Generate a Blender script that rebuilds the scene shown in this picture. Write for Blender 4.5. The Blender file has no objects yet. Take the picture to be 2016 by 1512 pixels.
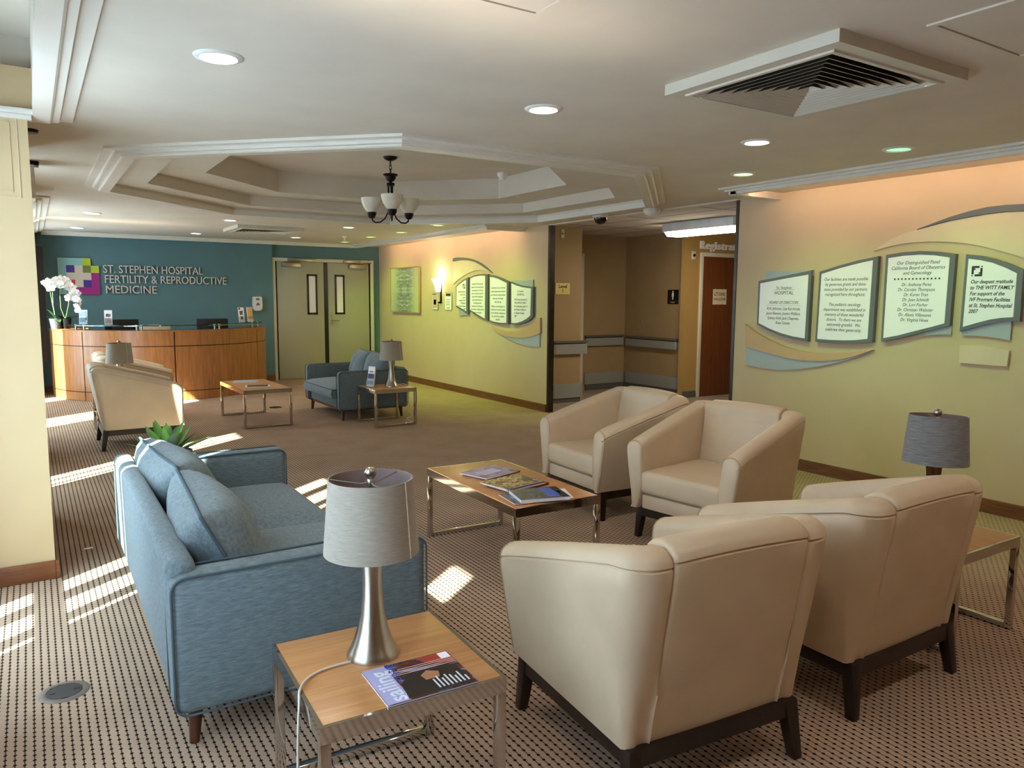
import bpy, bmesh, math, random
from mathutils import Vector, Matrix
from math import sin, cos, pi, radians as R
random.seed(7)
S = bpy.context.scene
COL = S.collection

# ---------------------------------------------------------------- camera, world, sun, exposure
FPX, PITCH, ROLL, YAW, CAM_H = 1485.7, R(6.5207), R(0.3870), R(32.4856), 1.5
def make_camera():
    fwd = Vector((sin(YAW)*cos(PITCH), cos(YAW)*cos(PITCH), -sin(PITCH)))
    right = Vector((cos(YAW), -sin(YAW), 0))
    up = right.cross(fwd)
    r = cos(ROLL)*right + sin(ROLL)*up
    u = -sin(ROLL)*right + cos(ROLL)*up
    cd = bpy.data.cameras.new('camera'); cd.sensor_fit = 'HORIZONTAL'; cd.sensor_width = 36
    cd.lens = 36*FPX/2016; cd.clip_start = 0.05; cd.clip_end = 200
    co = bpy.data.objects.new('camera', cd); COL.objects.link(co)
    m = Matrix((r, u, -fwd)).transposed().to_4x4(); m.translation = (0, 0, CAM_H)
    co.matrix_world = m; S.camera = co
make_camera()

W = bpy.data.worlds.new('sky'); S.world = W; W.use_nodes = True
bg = W.node_tree.nodes['Background']; bg.inputs['Color'].default_value = (0.80, 0.88, 1.0, 1); bg.inputs['Strength'].default_value = 8.5

sd = bpy.data.lights.new('sun', 'SUN'); sd.energy = 44; sd.angle = R(0.8); sd.color = (1.0, 0.97, 0.93)
so = bpy.data.objects.new('sun', sd); COL.objects.link(so)
so.rotation_euler = Vector((0.78, 0.62, -math.tan(R(37)))).to_track_quat('-Z', 'Y').to_euler()

vs = S.view_settings; vs.view_transform = 'Standard'; vs.look = 'None'; vs.gamma = 1; vs.use_curve_mapping = False
vs.exposure = 0.6
cy = S.cycles
cy.use_denoising = True; cy.max_bounces = 9; cy.diffuse_bounces = 5; cy.glossy_bounces = 4; cy.transmission_bounces = 6
cy.transparent_max_bounces = 8; cy.caustics_reflective = False; cy.caustics_refractive = False
cy.sample_clamp_indirect = 6.0; cy.use_light_tree = True

def area_light(name, loc, aim, sx, sy, power, color):
    d = bpy.data.lights.new(name, 'AREA'); d.shape = 'RECTANGLE'; d.size = sx; d.size_y = sy; d.energy = power; d.color = color
    o = bpy.data.objects.new(name, d); COL.objects.link(o); o.location = loc
    o.rotation_euler = Vector(aim).to_track_quat('-Z', 'Y').to_euler()
    return o
def portal(loc, sx, sy):
    o = area_light('sky_portal', loc, (1, 0, 0), sy, sx, 1, (1, 1, 1)); o.data.cycles.is_portal = True
def spot(name, loc, power, color, deg=130, blend=0.6, rad=0.05, aim=(0, 0, -1)):
    d = bpy.data.lights.new(name, 'SPOT'); d.energy = power; d.color = color; d.spot_size = R(deg); d.spot_blend = blend; d.shadow_soft_size = rad
    o = bpy.data.objects.new(name, d); COL.objects.link(o); o.location = loc
    o.rotation_euler = Vector(aim).to_track_quat('-Z', 'Y').to_euler()

# ---------------------------------------------------------------- materials
def lin(c):
    return tuple((v/12.92 if v <= 0.04045 else ((v+0.055)/1.055)**2.4) for v in (x/255 for x in c)) + (1,)
def node(nt, t, **k):
    n = nt.nodes.new(t)
    for a, v in k.items(): setattr(n, a, v)
    return n
def base_mat(name):
    m = bpy.data.materials.new(name); m.use_nodes = True
    return m, m.node_tree, m.node_tree.nodes['Principled BSDF']
def ramp(nt, fac, cols):
    r = node(nt, 'ShaderNodeValToRGB'); e = r.color_ramp.elements
    while len(e) < len(cols): e.new(0.5)
    for i, (p, c) in enumerate(cols): e[i].position = p; e[i].color = c
    nt.links.new(fac, r.inputs[0]); return r.outputs[0]
def coords(nt, scale=(1, 1, 1), rot=(0, 0, 0)):
    t = node(nt, 'ShaderNodeTexCoord'); mp = node(nt, 'ShaderNodeMapping'); mp.inputs['Scale'].default_value = scale; mp.inputs['Rotation'].default_value = rot
    nt.links.new(t.outputs['Object'], mp.inputs[0]); return mp.outputs[0]
def noise(nt, vec, scale, detail=4, rough=0.55, dist=0):
    n = node(nt, 'ShaderNodeTexNoise'); n.inputs['Scale'].default_value = scale; n.inputs['Detail'].default_value = detail
    n.inputs['Roughness'].default_value = rough; n.inputs['Distortion'].default_value = dist
    nt.links.new(vec, n.inputs['Vector']); return n.outputs['Fac']
def bump(nt, b, h, strength, dist=0.01):
    n = node(nt, 'ShaderNodeBump'); n.inputs['Strength'].default_value = strength; n.inputs['Distance'].default_value = dist
    nt.links.new(h, n.inputs['Height']); nt.links.new(n.outputs[0], b.inputs['Normal'])
def mat(name, c, rough=0.6, metal=0.0, var=0.06, vscale=6, bmp=0.0, bscale=60, spec=0.5, stretch=(1, 1, 1)):
    m, nt, b = base_mat(name); c = lin(c)
    v = coords(nt, stretch); n = noise(nt, v, vscale)
    d = tuple(x*(1-var*1.6) for x in c[:3]) + (1,); l = tuple(min(1, x*(1+var*1.6)) for x in c[:3]) + (1,)
    nt.links.new(ramp(nt, n, [(0.3, d), (0.7, l)]), b.inputs['Base Color'])
    b.inputs['Roughness'].default_value = rough; b.inputs['Metallic'].default_value = metal; b.inputs['Specular IOR Level'].default_value = spec
    if bmp: bump(nt, b, noise(nt, v, bscale), bmp)
    return m
def emis(name, c, strength, face=None):
    m, nt, b = base_mat(name); b.inputs['Base Color'].default_value = (0.8, 0.8, 0.8, 1)
    b.inputs['Emission Color'].default_value = lin(c); b.inputs['Emission Strength'].default_value = strength
    return m
def wood(name, c1, c2, axis=1, rough=0.35, sc=1.0):
    m, nt, b = base_mat(name)
    st = [14*sc, 14*sc, 14*sc]; st[axis] = 1.1*sc
    v = coords(nt, st); n = noise(nt, v, 2.2, 6, 0.6, 1.2)
    st2 = [90, 90, 90]; st2[axis] = 4
    v2 = coords(nt, st2); n2 = noise(nt, v2, 1.5, 3)
    mx = node(nt, 'ShaderNodeMath', operation='MULTIPLY_ADD'); mx.inputs[1].default_value = 0.35
    nt.links.new(n2, mx.inputs[0]); nt.links.new(n, mx.inputs[2])
    nt.links.new(ramp(nt, mx.outputs[0], [(0.42, lin(c1)), (0.9, lin(c2))]), b.inputs['Base Color'])
    b.inputs['Roughness'].default_value = rough
    return m
def fabric(name, c1, c2, stretch, rough=0.9):
    m, nt, b = base_mat(name)
    v = coords(nt, stretch); n = noise(nt, v, 1.0, 5, 0.7)
    nt.links.new(ramp(nt, n, [(0.3, lin(c1)), (0.72, lin(c2))]), b.inputs['Base Color'])
    b.inputs['Roughness'].default_value = rough; b.inputs['Specular IOR Level'].default_value = 0.2
    b.inputs['Sheen Weight'].default_value = 0.15
    bump(nt, b, n, 0.25, 0.004)
    return m
def carpet_mat():
    m, nt, b = base_mat('carpet'); L = nt.links.new
    t = node(nt, 'ShaderNodeTexCoord'); sp = node(nt, 'ShaderNodeSeparateXYZ'); L(t.outputs['Object'], sp.inputs[0])
    def M(op, a, bb=None, c=None):
        n = node(nt, 'ShaderNodeMath', operation=op)
        for i, x in enumerate((a, bb, c)):
            if x is None: continue
            if isinstance(x, (int, float)): n.inputs[i].default_value = x
            else: L(x, n.inputs[i])
        return n.outputs[0]
    gx = M('DIVIDE', sp.outputs['X'], 0.027); col = M('FLOOR', gx)
    off = M('MULTIPLY', M('MODULO', M('ABSOLUTE', col), 2.0), 0.5)
    gy = M('ADD', M('DIVIDE', sp.outputs['Y'], 0.031), off)
    fx = M('ABSOLUTE', M('SUBTRACT', M('FRACT', gx), 0.5)); fy = M('ABSOLUTE', M('SUBTRACT', M('FRACT', gy), 0.5))
    d = M('ADD', M('POWER', M('MULTIPLY', fx, 5.2), 1.6), M('POWER', M('MULTIPLY', fy, 5.0), 1.4))
    dot = node(nt, 'ShaderNodeMapRange'); dot.interpolation_type = 'SMOOTHSTEP'
    dot.inputs[1].default_value = 1.5; dot.inputs[2].default_value = 0.8; L(d, dot.inputs[0])
    ln = node(nt, 'ShaderNodeMapRange'); ln.inputs[1].default_value = 0.10; ln.inputs[2].default_value = 0.035; ln.inputs[4].default_value = 0.88; L(fx, ln.inputs[0])
    msk = M('MAXIMUM', dot.outputs[0], ln.outputs[0])
    v = coords(nt); n1 = noise(nt, v, 260, 2); n2 = noise(nt, v, 3.0, 3)
    base = ramp(nt, M('ADD', M('MULTIPLY', n1, 0.6), M('MULTIPLY', n2, 0.4)), [(0.3, lin((164, 138, 117))), (0.7, lin((200, 173, 149)))])
    mx = node(nt, 'ShaderNodeMixRGB'); L(msk, mx.inputs[0]); L(base, mx.inputs[1]); mx.inputs[2].default_value = lin((34, 23, 18))
    L(mx.outputs[0], b.inputs['Base Color']); b.inputs['Roughness'].default_value = 0.95; b.inputs['Specular IOR Level'].default_value = 0.1
    bump(nt, b, M('SUBTRACT', M('MULTIPLY', n1, 0.3), msk), 0.5, 0.004)
    return m
def tile_ceiling_mat():
    m, nt, b = base_mat('ceiling_tile'); v = coords(nt)
    br = node(nt, 'ShaderNodeTexBrick'); br.offset = 0; br.inputs['Scale'].default_value = 1.0
    br.inputs['Brick Width'].default_value = 0.6; br.inputs['Row Height'].default_value = 1.2; br.inputs['Mortar Size'].default_value = 0.018
    br.inputs['Color1'].default_value = lin((205, 196, 190)); br.inputs['Color2'].default_value = lin((198, 190, 184)); br.inputs['Mortar'].default_value = lin((120, 108, 96))
    nt.links.new(v, br.inputs['Vector']); nt.links.new(br.outputs['Color'], b.inputs['Base Color']); b.inputs['Roughness'].default_value = 0.9
    return m
def floor_tile_mat():
    m, nt, b = base_mat('hall_tile'); v = coords(nt)
    br = node(nt, 'ShaderNodeTexBrick'); br.offset = 0; br.inputs['Scale'].default_value = 1.0
    br.inputs['Brick Width'].default_value = 0.3; br.inputs['Row Height'].default_value = 0.3; br.inputs['Mortar Size'].default_value = 0.004
    br.inputs['Color1'].default_value = lin((176, 164, 148)); br.inputs['Color2'].default_value = lin((164, 150, 134)); br.inputs['Mortar'].default_value = lin((120, 100, 90))
    nt.links.new(v, br.inputs['Vector']); nt.links.new(br.outputs['Color'], b.inputs['Base Color']); b.inputs['Roughness'].default_value = 0.25
    return m
def glass_mat(name, tint=(235, 245, 243), mix=0.12):
    m = bpy.data.materials.new(name); m.use_nodes = True; nt = m.node_tree; nt.nodes.clear()
    out = node(nt, 'ShaderNodeOutputMaterial'); mx = node(nt, 'ShaderNodeMixShader'); tr = node(nt, 'ShaderNodeBsdfTransparent'); gl = node(nt, 'ShaderNodeBsdfGlossy')
    tr.inputs[0].default_value = lin(tint); gl.inputs['Roughness'].default_value = 0.03; mx.inputs[0].default_value = mix
    nt.links.new(tr.outputs[0], mx.inputs[1]); nt.links.new(gl.outputs[0], mx.inputs[2]); nt.links.new(mx.outputs[0], out.inputs[0]); return m
def translucent_mat(name, c, t=0.5):
    m = bpy.data.materials.new(name); m.use_nodes = True; nt = m.node_tree; nt.nodes.clear()
    out = node(nt, 'ShaderNodeOutputMaterial'); mx = node(nt, 'ShaderNodeMixShader'); df = node(nt, 'ShaderNodeBsdfDiffuse'); tl = node(nt, 'ShaderNodeBsdfTranslucent')
    df.inputs[0].default_value = lin(c); tl.inputs[0].default_value = lin(c); mx.inputs[0].default_value = t
    nt.links.new(df.outputs[0], mx.inputs[1]); nt.links.new(tl.outputs[0], mx.inputs[2]); nt.links.new(mx.outputs[0], out.inputs[0]); return m
def blotch(name, cols, scale=14, stretch=(1, 1, 1), rough=0.3, dist=1.0):
    m, nt, b = base_mat(name); v = coords(nt, stretch); n = noise(nt, v, scale, 4, 0.6, dist)
    k = len(cols); nt.links.new(ramp(nt, n, [(0.3+0.4*i/(k-1), lin(c)) for i, c in enumerate(cols)]), b.inputs['Base Color'])
    b.inputs['Roughness'].default_value = rough; return m

M = dict(
 carpet=carpet_mat(), tile=floor_tile_mat(), ctile=tile_ceiling_mat(),
 ceil=mat('ceiling_paint', (216, 206, 192), 0.75, var=0.03, vscale=2.5),
 trim=mat('white_trim_paint', (226, 220, 210), 0.4, var=0.02),
 tan=mat('tan_wall_paint', (208, 184, 150), 0.7, var=0.02, vscale=3, bmp=0.05, bscale=300),
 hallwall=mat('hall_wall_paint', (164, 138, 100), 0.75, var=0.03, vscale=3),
 ochre=mat('ochre_wall_paint', (178, 142, 84), 0.7, var=0.02),
 teal=mat('teal_wall_paint', (92, 128, 136), 0.6, var=0.03, vscale=2),
 cream=mat('cream_wall_paint', (200, 174, 134), 0.6, var=0.02, vscale=3),
 base=wood('baseboard_wood', (92, 52, 30), (138, 84, 50), 1, 0.4),
 basex=wood('baseboard_wood_x', (92, 52, 30), (138, 84, 50), 0, 0.4),
 leather=mat('beige_leather', (208, 186, 156), 0.42, var=0.035, vscale=5, bmp=0.08, bscale=220),
 seam=mat('leather_seam', (176, 156, 122), 0.5, var=0.03),
 darkwood=mat('espresso_wood', (34, 22, 17), 0.35, var=0.2, vscale=12, stretch=(6, 6, 1)),
 walnut=mat('walnut_leg', (82, 44, 26), 0.35, var=0.2, vscale=12, stretch=(6, 6, 1)),
 blue=fabric('blue_linen', (86, 98, 102), (124, 138, 142), (26, 26, 160)),
 blue2=fabric('blue_linen_cushion', (92, 104, 110), (132, 146, 151), (60, 60, 60)),
 piping=mat('blue_piping', (70, 86, 94), 0.8, var=0.05),
 dpiping=mat('dark_piping', (40, 56, 66), 0.8, var=0.05),
 oak=wood('oak_laminate', (172, 116, 68), (204, 152, 98), 0, 0.3, 0.8),
 chrome=mat('polished_steel', (206, 203, 198), 0.07, 1.0, var=0.02),
 nickel=mat('brushed_nickel', (188, 178, 164), 0.28, 1.0, var=0.05, vscale=40, stretch=(1, 1, 0.05)),
 shade=fabric('grey_linen_shade', (154, 145, 132), (178, 168, 155), (30, 30, 320)),
 shadeg=fabric('slate_linen_shade', (100, 100, 102), (158, 156, 154), (18, 18, 260)),
 shadein=mat('shade_lining', (150, 132, 128), 0.8),
 cord=mat('clear_cord', (214, 208, 198), 0.35, var=0.02),
 bronze=mat('oil_rubbed_bronze', (30, 22, 20), 0.4, 0.6, var=0.2, vscale=20),
 bowl=mat('alabaster_glass', (222, 214, 196), 0.3, var=0.05, vscale=12),
 white=mat('white_plastic', (232, 230, 226), 0.4, var=0.01),
 offwhite=mat('offwhite_enamel', (216, 208, 194), 0.5, var=0.02),
 grey=mat('grey_plastic', (110, 108, 106), 0.5, var=0.03),
 black=mat('black_plastic', (16, 16, 18), 0.35, var=0.1),
 ink=mat('printed_ink', (40, 44, 48), 0.6, var=0.05),
 frameg=mat('grey_green_enamel', (104, 106, 112), 0.45, var=0.02),
 sage=mat('sage_enamel', (172, 178, 184), 0.45, var=0.02),
 plaque=mat('white_plaque', (250, 246, 255), 0.35, var=0.01),
 tanw=mat('tan_enamel', (206, 168, 126), 0.5, var=0.02),
 beigew=mat('beige_enamel', (220, 200, 168), 0.5, var=0.02),
 vent=mat('vent_enamel', (206, 200, 186), 0.5, var=0.02),
 dark=mat('dark_void', (12, 11, 10), 0.9),
 doorp=mat('door_putty_paint', (178, 178, 158), 0.45, var=0.02, vscale=2),
 casing=mat('door_casing_paint', (222, 215, 198), 0.45, var=0.02),
 bdoor=wood('brown_door', (92, 46, 20), (128, 70, 34), 2, 0.35),
 deskw=wood('desk_oak', (134, 84, 46), (182, 124, 74), 2, 0.32, 0.6),
 deskline=mat('desk_reveal', (44, 18, 14), 0.6),
 steel=mat('satin_steel', (170, 166, 160), 0.3, 1.0, var=0.03),
 gunmetal=mat('corner_guard', (70, 62, 54), 0.35, 0.7, var=0.15, vscale=8),
 rail=mat('grey_vinyl', (150, 150, 146), 0.5, var=0.02),
 raild=mat('dark_grey_vinyl', (96, 92, 88), 0.5, var=0.02),
 glass=glass_mat('clear_glass'), tglass=glass_mat('tinted_glass', (170, 205, 205), 0.25), acrylic=glass_mat('clear_acrylic', (240, 245, 245), 0.1),
 blind=translucent_mat('blind_fabric', (214, 218, 228), 0.72),
 lampw=emis('lamp_glow_white', (255, 244, 226), 9.0), lampg=emis('lamp_glow_lime', (188, 240, 120), 2.4), lampe=emis('lamp_glow_emerald', (96, 232, 132), 1.6),
 sconce=emis('sconce_glow', (255, 240, 196), 5.0), tube=emis('fluorescent_glow', (255, 244, 214), 20),
)

# ---------------------------------------------------------------- mesh builder
class MB:
    def __init__(s): s.v = []; s.f = []; s.mi = []
    def add(s, vs, fs, mi=0):
        o = len(s.v); s.v += [tuple(v) for v in vs]; s.f += [tuple(i+o for i in f) for f in fs]; s.mi += [mi]*len(fs); return s
    def box(s, a, b, mi=0):
        x0, y0, z0 = a; x1, y1, z1 = b
        return s.add([(x0,y0,z0),(x1,y0,z0),(x1,y1,z0),(x0,y1,z0),(x0,y0,z1),(x1,y0,z1),(x1,y1,z1),(x0,y1,z1)],
                     [(0,3,2,1),(4,5,6,7),(0,1,5,4),(1,2,6,5),(2,3,7,6),(3,0,4,7)], mi)
    def hexa(s, bot, top, mi=0):
        return s.add(list(bot)+list(top), [(3,2,1,0),(4,5,6,7),(0,1,5,4),(1,2,6,5),(2,3,7,6),(3,0,4,7)], mi)
    def prism(s, pts, vec, mi=0):
        n = len(pts); v = Vector(vec); p = [Vector(q) for q in pts]
        return s.add(p+[q+v for q in p], [tuple(range(n-1,-1,-1)), tuple(range(n,2*n))]+[(i,(i+1)%n,n+(i+1)%n,n+i) for i in range(n)], mi)
    def lathe(s, prof, c=(0,0,0), n=32, mi=0, caps=True):
        vs = []; k = len(prof)
        for i in range(n):
            a = 2*pi*i/n
            for r, z in prof: vs.append((c[0]+r*cos(a), c[1]+r*sin(a), c[2]+z))
        fs = [(i*k+j, ((i+1)%n)*k+j, ((i+1)%n)*k+j+1, i*k+j+1) for i in range(n) for j in range(k-1)]
        if caps:
            if prof[0][0] > 1e-6: fs.append(tuple(i*k for i in range(n-1,-1,-1)))
            if prof[-1][0] > 1e-6: fs.append(tuple(i*k+k-1 for i in range(n)))
        return s.add(vs, fs, mi)
    def tube(s, pts, r, n=8, mi=0, closed=False):
        p = [Vector(q) for q in pts]; m = len(p); vs = []
        rs = r if isinstance(r, (list, tuple)) else [r]*m
        t0 = (p[1]-p[0]).normalized(); u = t0.orthogonal().normalized()
        for i in range(m):
            t = (p[(i+1) % m]-p[i-1]) if (closed or 0 < i < m-1) else ((p[1]-p[0]) if i == 0 else (p[-1]-p[-2]))
            t.normalize(); u = (u - t*u.dot(t)); u = u.normalized() if u.length > 1e-6 else t.orthogonal().normalized(); w = t.cross(u)
            for k in range(n):
                a = 2*pi*k/n; vs.append(p[i]+rs[i]*(cos(a)*u+sin(a)*w))
        fs = [(i*n+k, i*n+(k+1)%n, ((i+1)%m)*n+(k+1)%n, ((i+1)%m)*n+k) for i in range(m if closed else m-1) for k in range(n)]
        if not closed: fs += [tuple(range(n-1,-1,-1)), tuple(range((m-1)*n, m*n))]
        return s.add(vs, fs, mi)
    def grid(s, rows, cu=False, caps=False, mi=0):
        n = len(rows[0]); m = len(rows); vs = [q for r in rows for q in r]
        fs = [(i*n+k, i*n+(k+1)%n, (i+1)*n+(k+1)%n, (i+1)*n+k) for i in range(m-1) for k in range(n if cu else n-1)]
        if caps: fs += [tuple(range(n-1,-1,-1)), tuple(range((m-1)*n, m*n))]
        return s.add(vs, fs, mi)
    def build(s, name, m, parent=None, smooth=None, bevel=0, segs=2, world=False):
        me = bpy.data.meshes.new(name); me.from_pydata(s.v, [], s.f)
        ms = m if isinstance(m, (list, tuple)) else [m]
        for x in ms: me.materials.append(x)
        for p, i in zip(me.polygons, s.mi): p.material_index = i
        bm = bmesh.new(); bm.from_mesh(me); bmesh.ops.recalc_face_normals(bm, faces=bm.faces)
        if bevel:
            es = [e for e in bm.edges if len(e.link_faces) == 2 and e.calc_face_angle(0) > R(32)]
            bmesh.ops.bevel(bm, geom=es, offset=bevel, segments=segs, profile=0.5, affect='EDGES', clamp_overlap=True)
        if smooth or bevel:
            for f in bm.faces: f.smooth = True
        bm.to_mesh(me); bm.free()
        if smooth or bevel: me.set_sharp_from_angle(angle=R(smooth or 40))
        return place(bpy.data.objects.new(name, me), parent, world)
def wl(o):
    v = Vector((0, 0, 0))
    while o: v += o.location; o = o.parent
    return v
def place(o, parent=None, world=False):
    COL.objects.link(o)
    if parent:
        if world: o.location = -wl(parent)
        o.parent = parent
    return o
def tag(o, label, cat, group=None, kind=None):
    o['label'] = label; o['category'] = cat
    if group: o['group'] = group
    if kind: o['kind'] = kind
    return o
def thing(name, label, cat, loc=(0, 0, 0), rz=0, group=None):
    o = bpy.data.objects.new(name, None); COL.objects.link(o); o.location = loc; o.rotation_euler = (0, 0, rz); o.empty_display_size = 0.1
    return tag(o, label, cat, group)
def struct(o): o['kind'] = 'structure'; return o
def copy_tree(o, parent=None):
    c = o.copy(); COL.objects.link(c)
    if parent: c.parent = parent; c.matrix_parent_inverse = o.matrix_parent_inverse
    for ch in list(o.children): copy_tree(ch, c)
    return c
def dup(o, loc, rz, label):
    c = copy_tree(o); c.location = loc; c.rotation_euler = (0, 0, rz); c['label'] = label; return c
def text(name, s, size, org, xd, yd, m, parent=None, align='LEFT', ext=0.0015, shear=0, spacing=1.0, bold=0.0, lsp=1.0, world=True, wide=1.0):
    cu = bpy.data.curves.new(name, 'FONT'); cu.body = s; cu.size = size; cu.extrude = ext; cu.align_x = align; cu.shear = shear
    cu.space_character = spacing; cu.space_line = lsp; cu.offset = bold; cu.resolution_u = 3
    t = bpy.data.objects.new(name, cu); COL.objects.link(t)
    dg = bpy.context.evaluated_depsgraph_get(); me = bpy.data.meshes.new_from_object(t.evaluated_get(dg))
    bpy.data.objects.remove(t); bpy.data.curves.remove(cu)
    xd = Vector(xd); yd = Vector(yd); mt = Matrix((xd*wide, yd, xd.cross(yd))).transposed().to_4x4(); mt.translation = org
    me.transform(mt); me.name = name; me.materials.clear(); me.materials.append(m)
    return place(bpy.data.objects.new(name, me), parent, world)
# ---------------------------------------------------------------- setting
XR, ZC, YB = 5.686, 2.44, 13.6
def bx(name, a, b, m, bevel=0): return struct(MB().box(a, b).build(name, m, bevel=bevel))
bx('floor', (-0.5, -2.7, -0.05), (XR+0.08, 13.75, 0), M['carpet'])
bx('floor_hall', (XR+0.08, 3.0, -0.05), (10.6, 9.9, 0), M['tile'])
bx('trim_14', (XR+0.05, 4.99, 0), (XR+0.1, 8.07, 0.006), M['gunmetal'])

OC = (2.87, 6.55)
def octo(a, z, c=OC): return [(c[0]+a/cos(pi/8)*cos(pi/8+k*pi/4), c[1]+a/cos(pi/8)*sin(pi/8+k*pi/4), z) for k in range(8)]
def rect(x0, y0, x1, y1, z): return [(x0,y0,z),(x1,y0,z),(x1,y1,z),(x0,y1,z)]
T1, T2 = (-0.35, -2.0, 0.07, 4.66), (-0.35, 8.82, 0.04, 13.12)     # raised trays over the window bays
def make_ceiling():
    bm = bmesh.new()
    loops = [rect(-0.5, -2.7, XR+0.08, 13.75, ZC), octo(2.24, ZC), rect(*T1, ZC), rect(*T2, ZC), rect(2.86-.344, 2.14-.344, 2.86+.344, 2.14+.344, ZC), rect(2.81-.352, 10.92-.352, 2.81+.352, 10.92+.352, ZC)]
    es = []
    for lp in loops:
        vs = [bm.verts.new(p) for p in lp]
        es += [bm.edges.new((vs[i], vs[(i+1) % len(vs)])) for i in range(len(vs))]
    bmesh.ops.triangle_fill(bm, use_beauty=True, use_dissolve=False, edges=es)
    bm.faces.ensure_lookup_table(); bm.verts.ensure_lookup_table()
    mb = MB(); bm.verts.index_update()
    mb.add([v.co[:] for v in bm.verts], [tuple(v.index for v in f.verts) for f in bm.faces]); bm.free()
    rings = [octo(2.24, ZC), octo(2.24, 2.465), octo(1.95, 2.465), octo(1.95, 2.572), octo(1.505, 2.572), octo(1.505, 2.786)]
    mb.grid(rings, cu=True); mb.add(rings[-1], [tuple(range(8))])
    for t in (T1, T2):
        r = [rect(*t, ZC), rect(*t, 2.78)]; mb.grid(r, cu=True); mb.add(r[-1], [(0, 1, 2, 3)])
    o = mb.build('ceiling', M['ceil']); return struct(o)
make_ceiling()
bx('trim_9', (-0.35, 4.58, 2.386), (0.07, 4.655, 2.616), M['cream'])
struct(MB().box((-0.35, 4.55, 2.362), (0.06, 4.6, 2.386)).box((-0.35, 4.535, 2.386), (0.075, 4.6, 2.412)).build('trim_8', M['trim'], bevel=0.004))
PROF = [(-0.006, 2.44), (-0.006, 2.385), (0.07, 2.385), (0.08, 2.391), (0.08, 2.401), (0.115, 2.401), (0.115, 2.418), (0.125, 2.423), (0.18, 2.423), (0.18, 2.44)]
def ring_mould(name, f):
    n = len(f(0, 0)); mb = MB(); rows = [f(d, z) for d, z in PROF]
    k = len(rows); vs = [p for r in rows for p in r]
    fs = [(i*n+j, i*n+(j+1) % n, ((i+1) % k)*n+(j+1) % n, ((i+1) % k)*n+j) for i in range(k) for j in range(n)]
    mb.add(vs, fs); return struct(mb.build(name, M['trim']))
ring_mould('trim_1', lambda d, z: octo(2.24+d, z))
ring_mould('trim_2', lambda d, z: rect(T1[0]-d, T1[1]-d, T1[2]+d, T1[3]+d, z))
ring_mould('trim_3', lambda d, z: rect(T2[0]-d, T2[1]-d, T2[2]+d, T2[3]+d, z))
# light valances along the right wall and the far wall
VP = [(0, 2.44), (0, 2.424), (0.055, 2.424), (0.055, 2.41), (0.09, 2.41), (0.09, 2.386), (0.15, 2.386), (0.15, 2.44)]
def valance(name, path):
    rows = []
    for (x, y, dx, dy) in path: rows.append([(x+d*dx, y+d*dy, z) for d, z in VP])
    return struct(MB().grid(rows, cu=True, caps=True).build(name, M['trim']))
valance('trim_4', [(5.01, -2.7, 1, 0), (5.01, 4.62, 1, -0.45), ])
struct(MB().box((5.10, 4.50, 2.386), (XR, 4.56, 2.44)).box((5.10, 4.49, 2.38), (XR, 4.57, 2.392)).build('trim_5', M['trim']))
valance('trim_6', [(0.2, 13.28, 0, 1), (5.01, 13.28, 1, 1), (5.01, 8.56, 1, 1), (XR, 8.56, 0, 1)])
# walls
def wall_right(name, y0, y1): return bx(name, (XR, y0, 0), (XR+0.08, y1, 2.52), M['tan'])
wall_right('wall_right', -2.7, 4.99); wall_right('wall_right.001', 8.07, 13.75)
bx('wall_right_header', (XR, 4.99, 2.425), (XR+0.08, 8.07, 2.52), M['ceil'])
bx('wall_back', (-0.5, YB, 0), (3.645, 13.75, 2.5), M['teal'])
bx('wall_back.001', (3.645, YB+0.1, 0), (XR, 13.75, 2.5), M['teal'])
bx('wall_front', (-0.5, -2.7, 0), (XR, -2.6, 2.9), M['cream'])
# left wall: piers between the windows, pillars standing out into the room
WIN = [(1.05, 2.35, [(1.49, 1.55, 2.3, 2.45), (1.60, 1.80, 1.95, 2.22)], 2.7), (3.1, 4.42, [(3.53, 3.57), (3.68, 3.855), (3.99, 4.15)], 2.7),
       (6.35, 6.98, [(6.45, 6.53), (6.56, 6.69), (6.72, 6.87)], 2.26), (9.25, 10.6, [(9.6, 9.76), (9.79, 10.02), (10.05, 10.3)], 2.7), (11.5, 12.7, [(11.95, 12.4)], 2.7)]
Z0, ZS = 0.1, 2.26
ys = -2.7; mb = MB()
for a, b, _, Z1 in WIN:
    mb.box((-0.5, ys, 0), (-0.35, a, 2.9)); mb.box((-0.5, a, 0), (-0.35, b, Z0)); mb.box((-0.5, a, Z1), (-0.35, b, 2.9)); ys = b
mb.box((-0.5, ys, 0), (-0.35, 13.75, 2.9)); struct(mb.build('wall_left', M['cream']))
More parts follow.
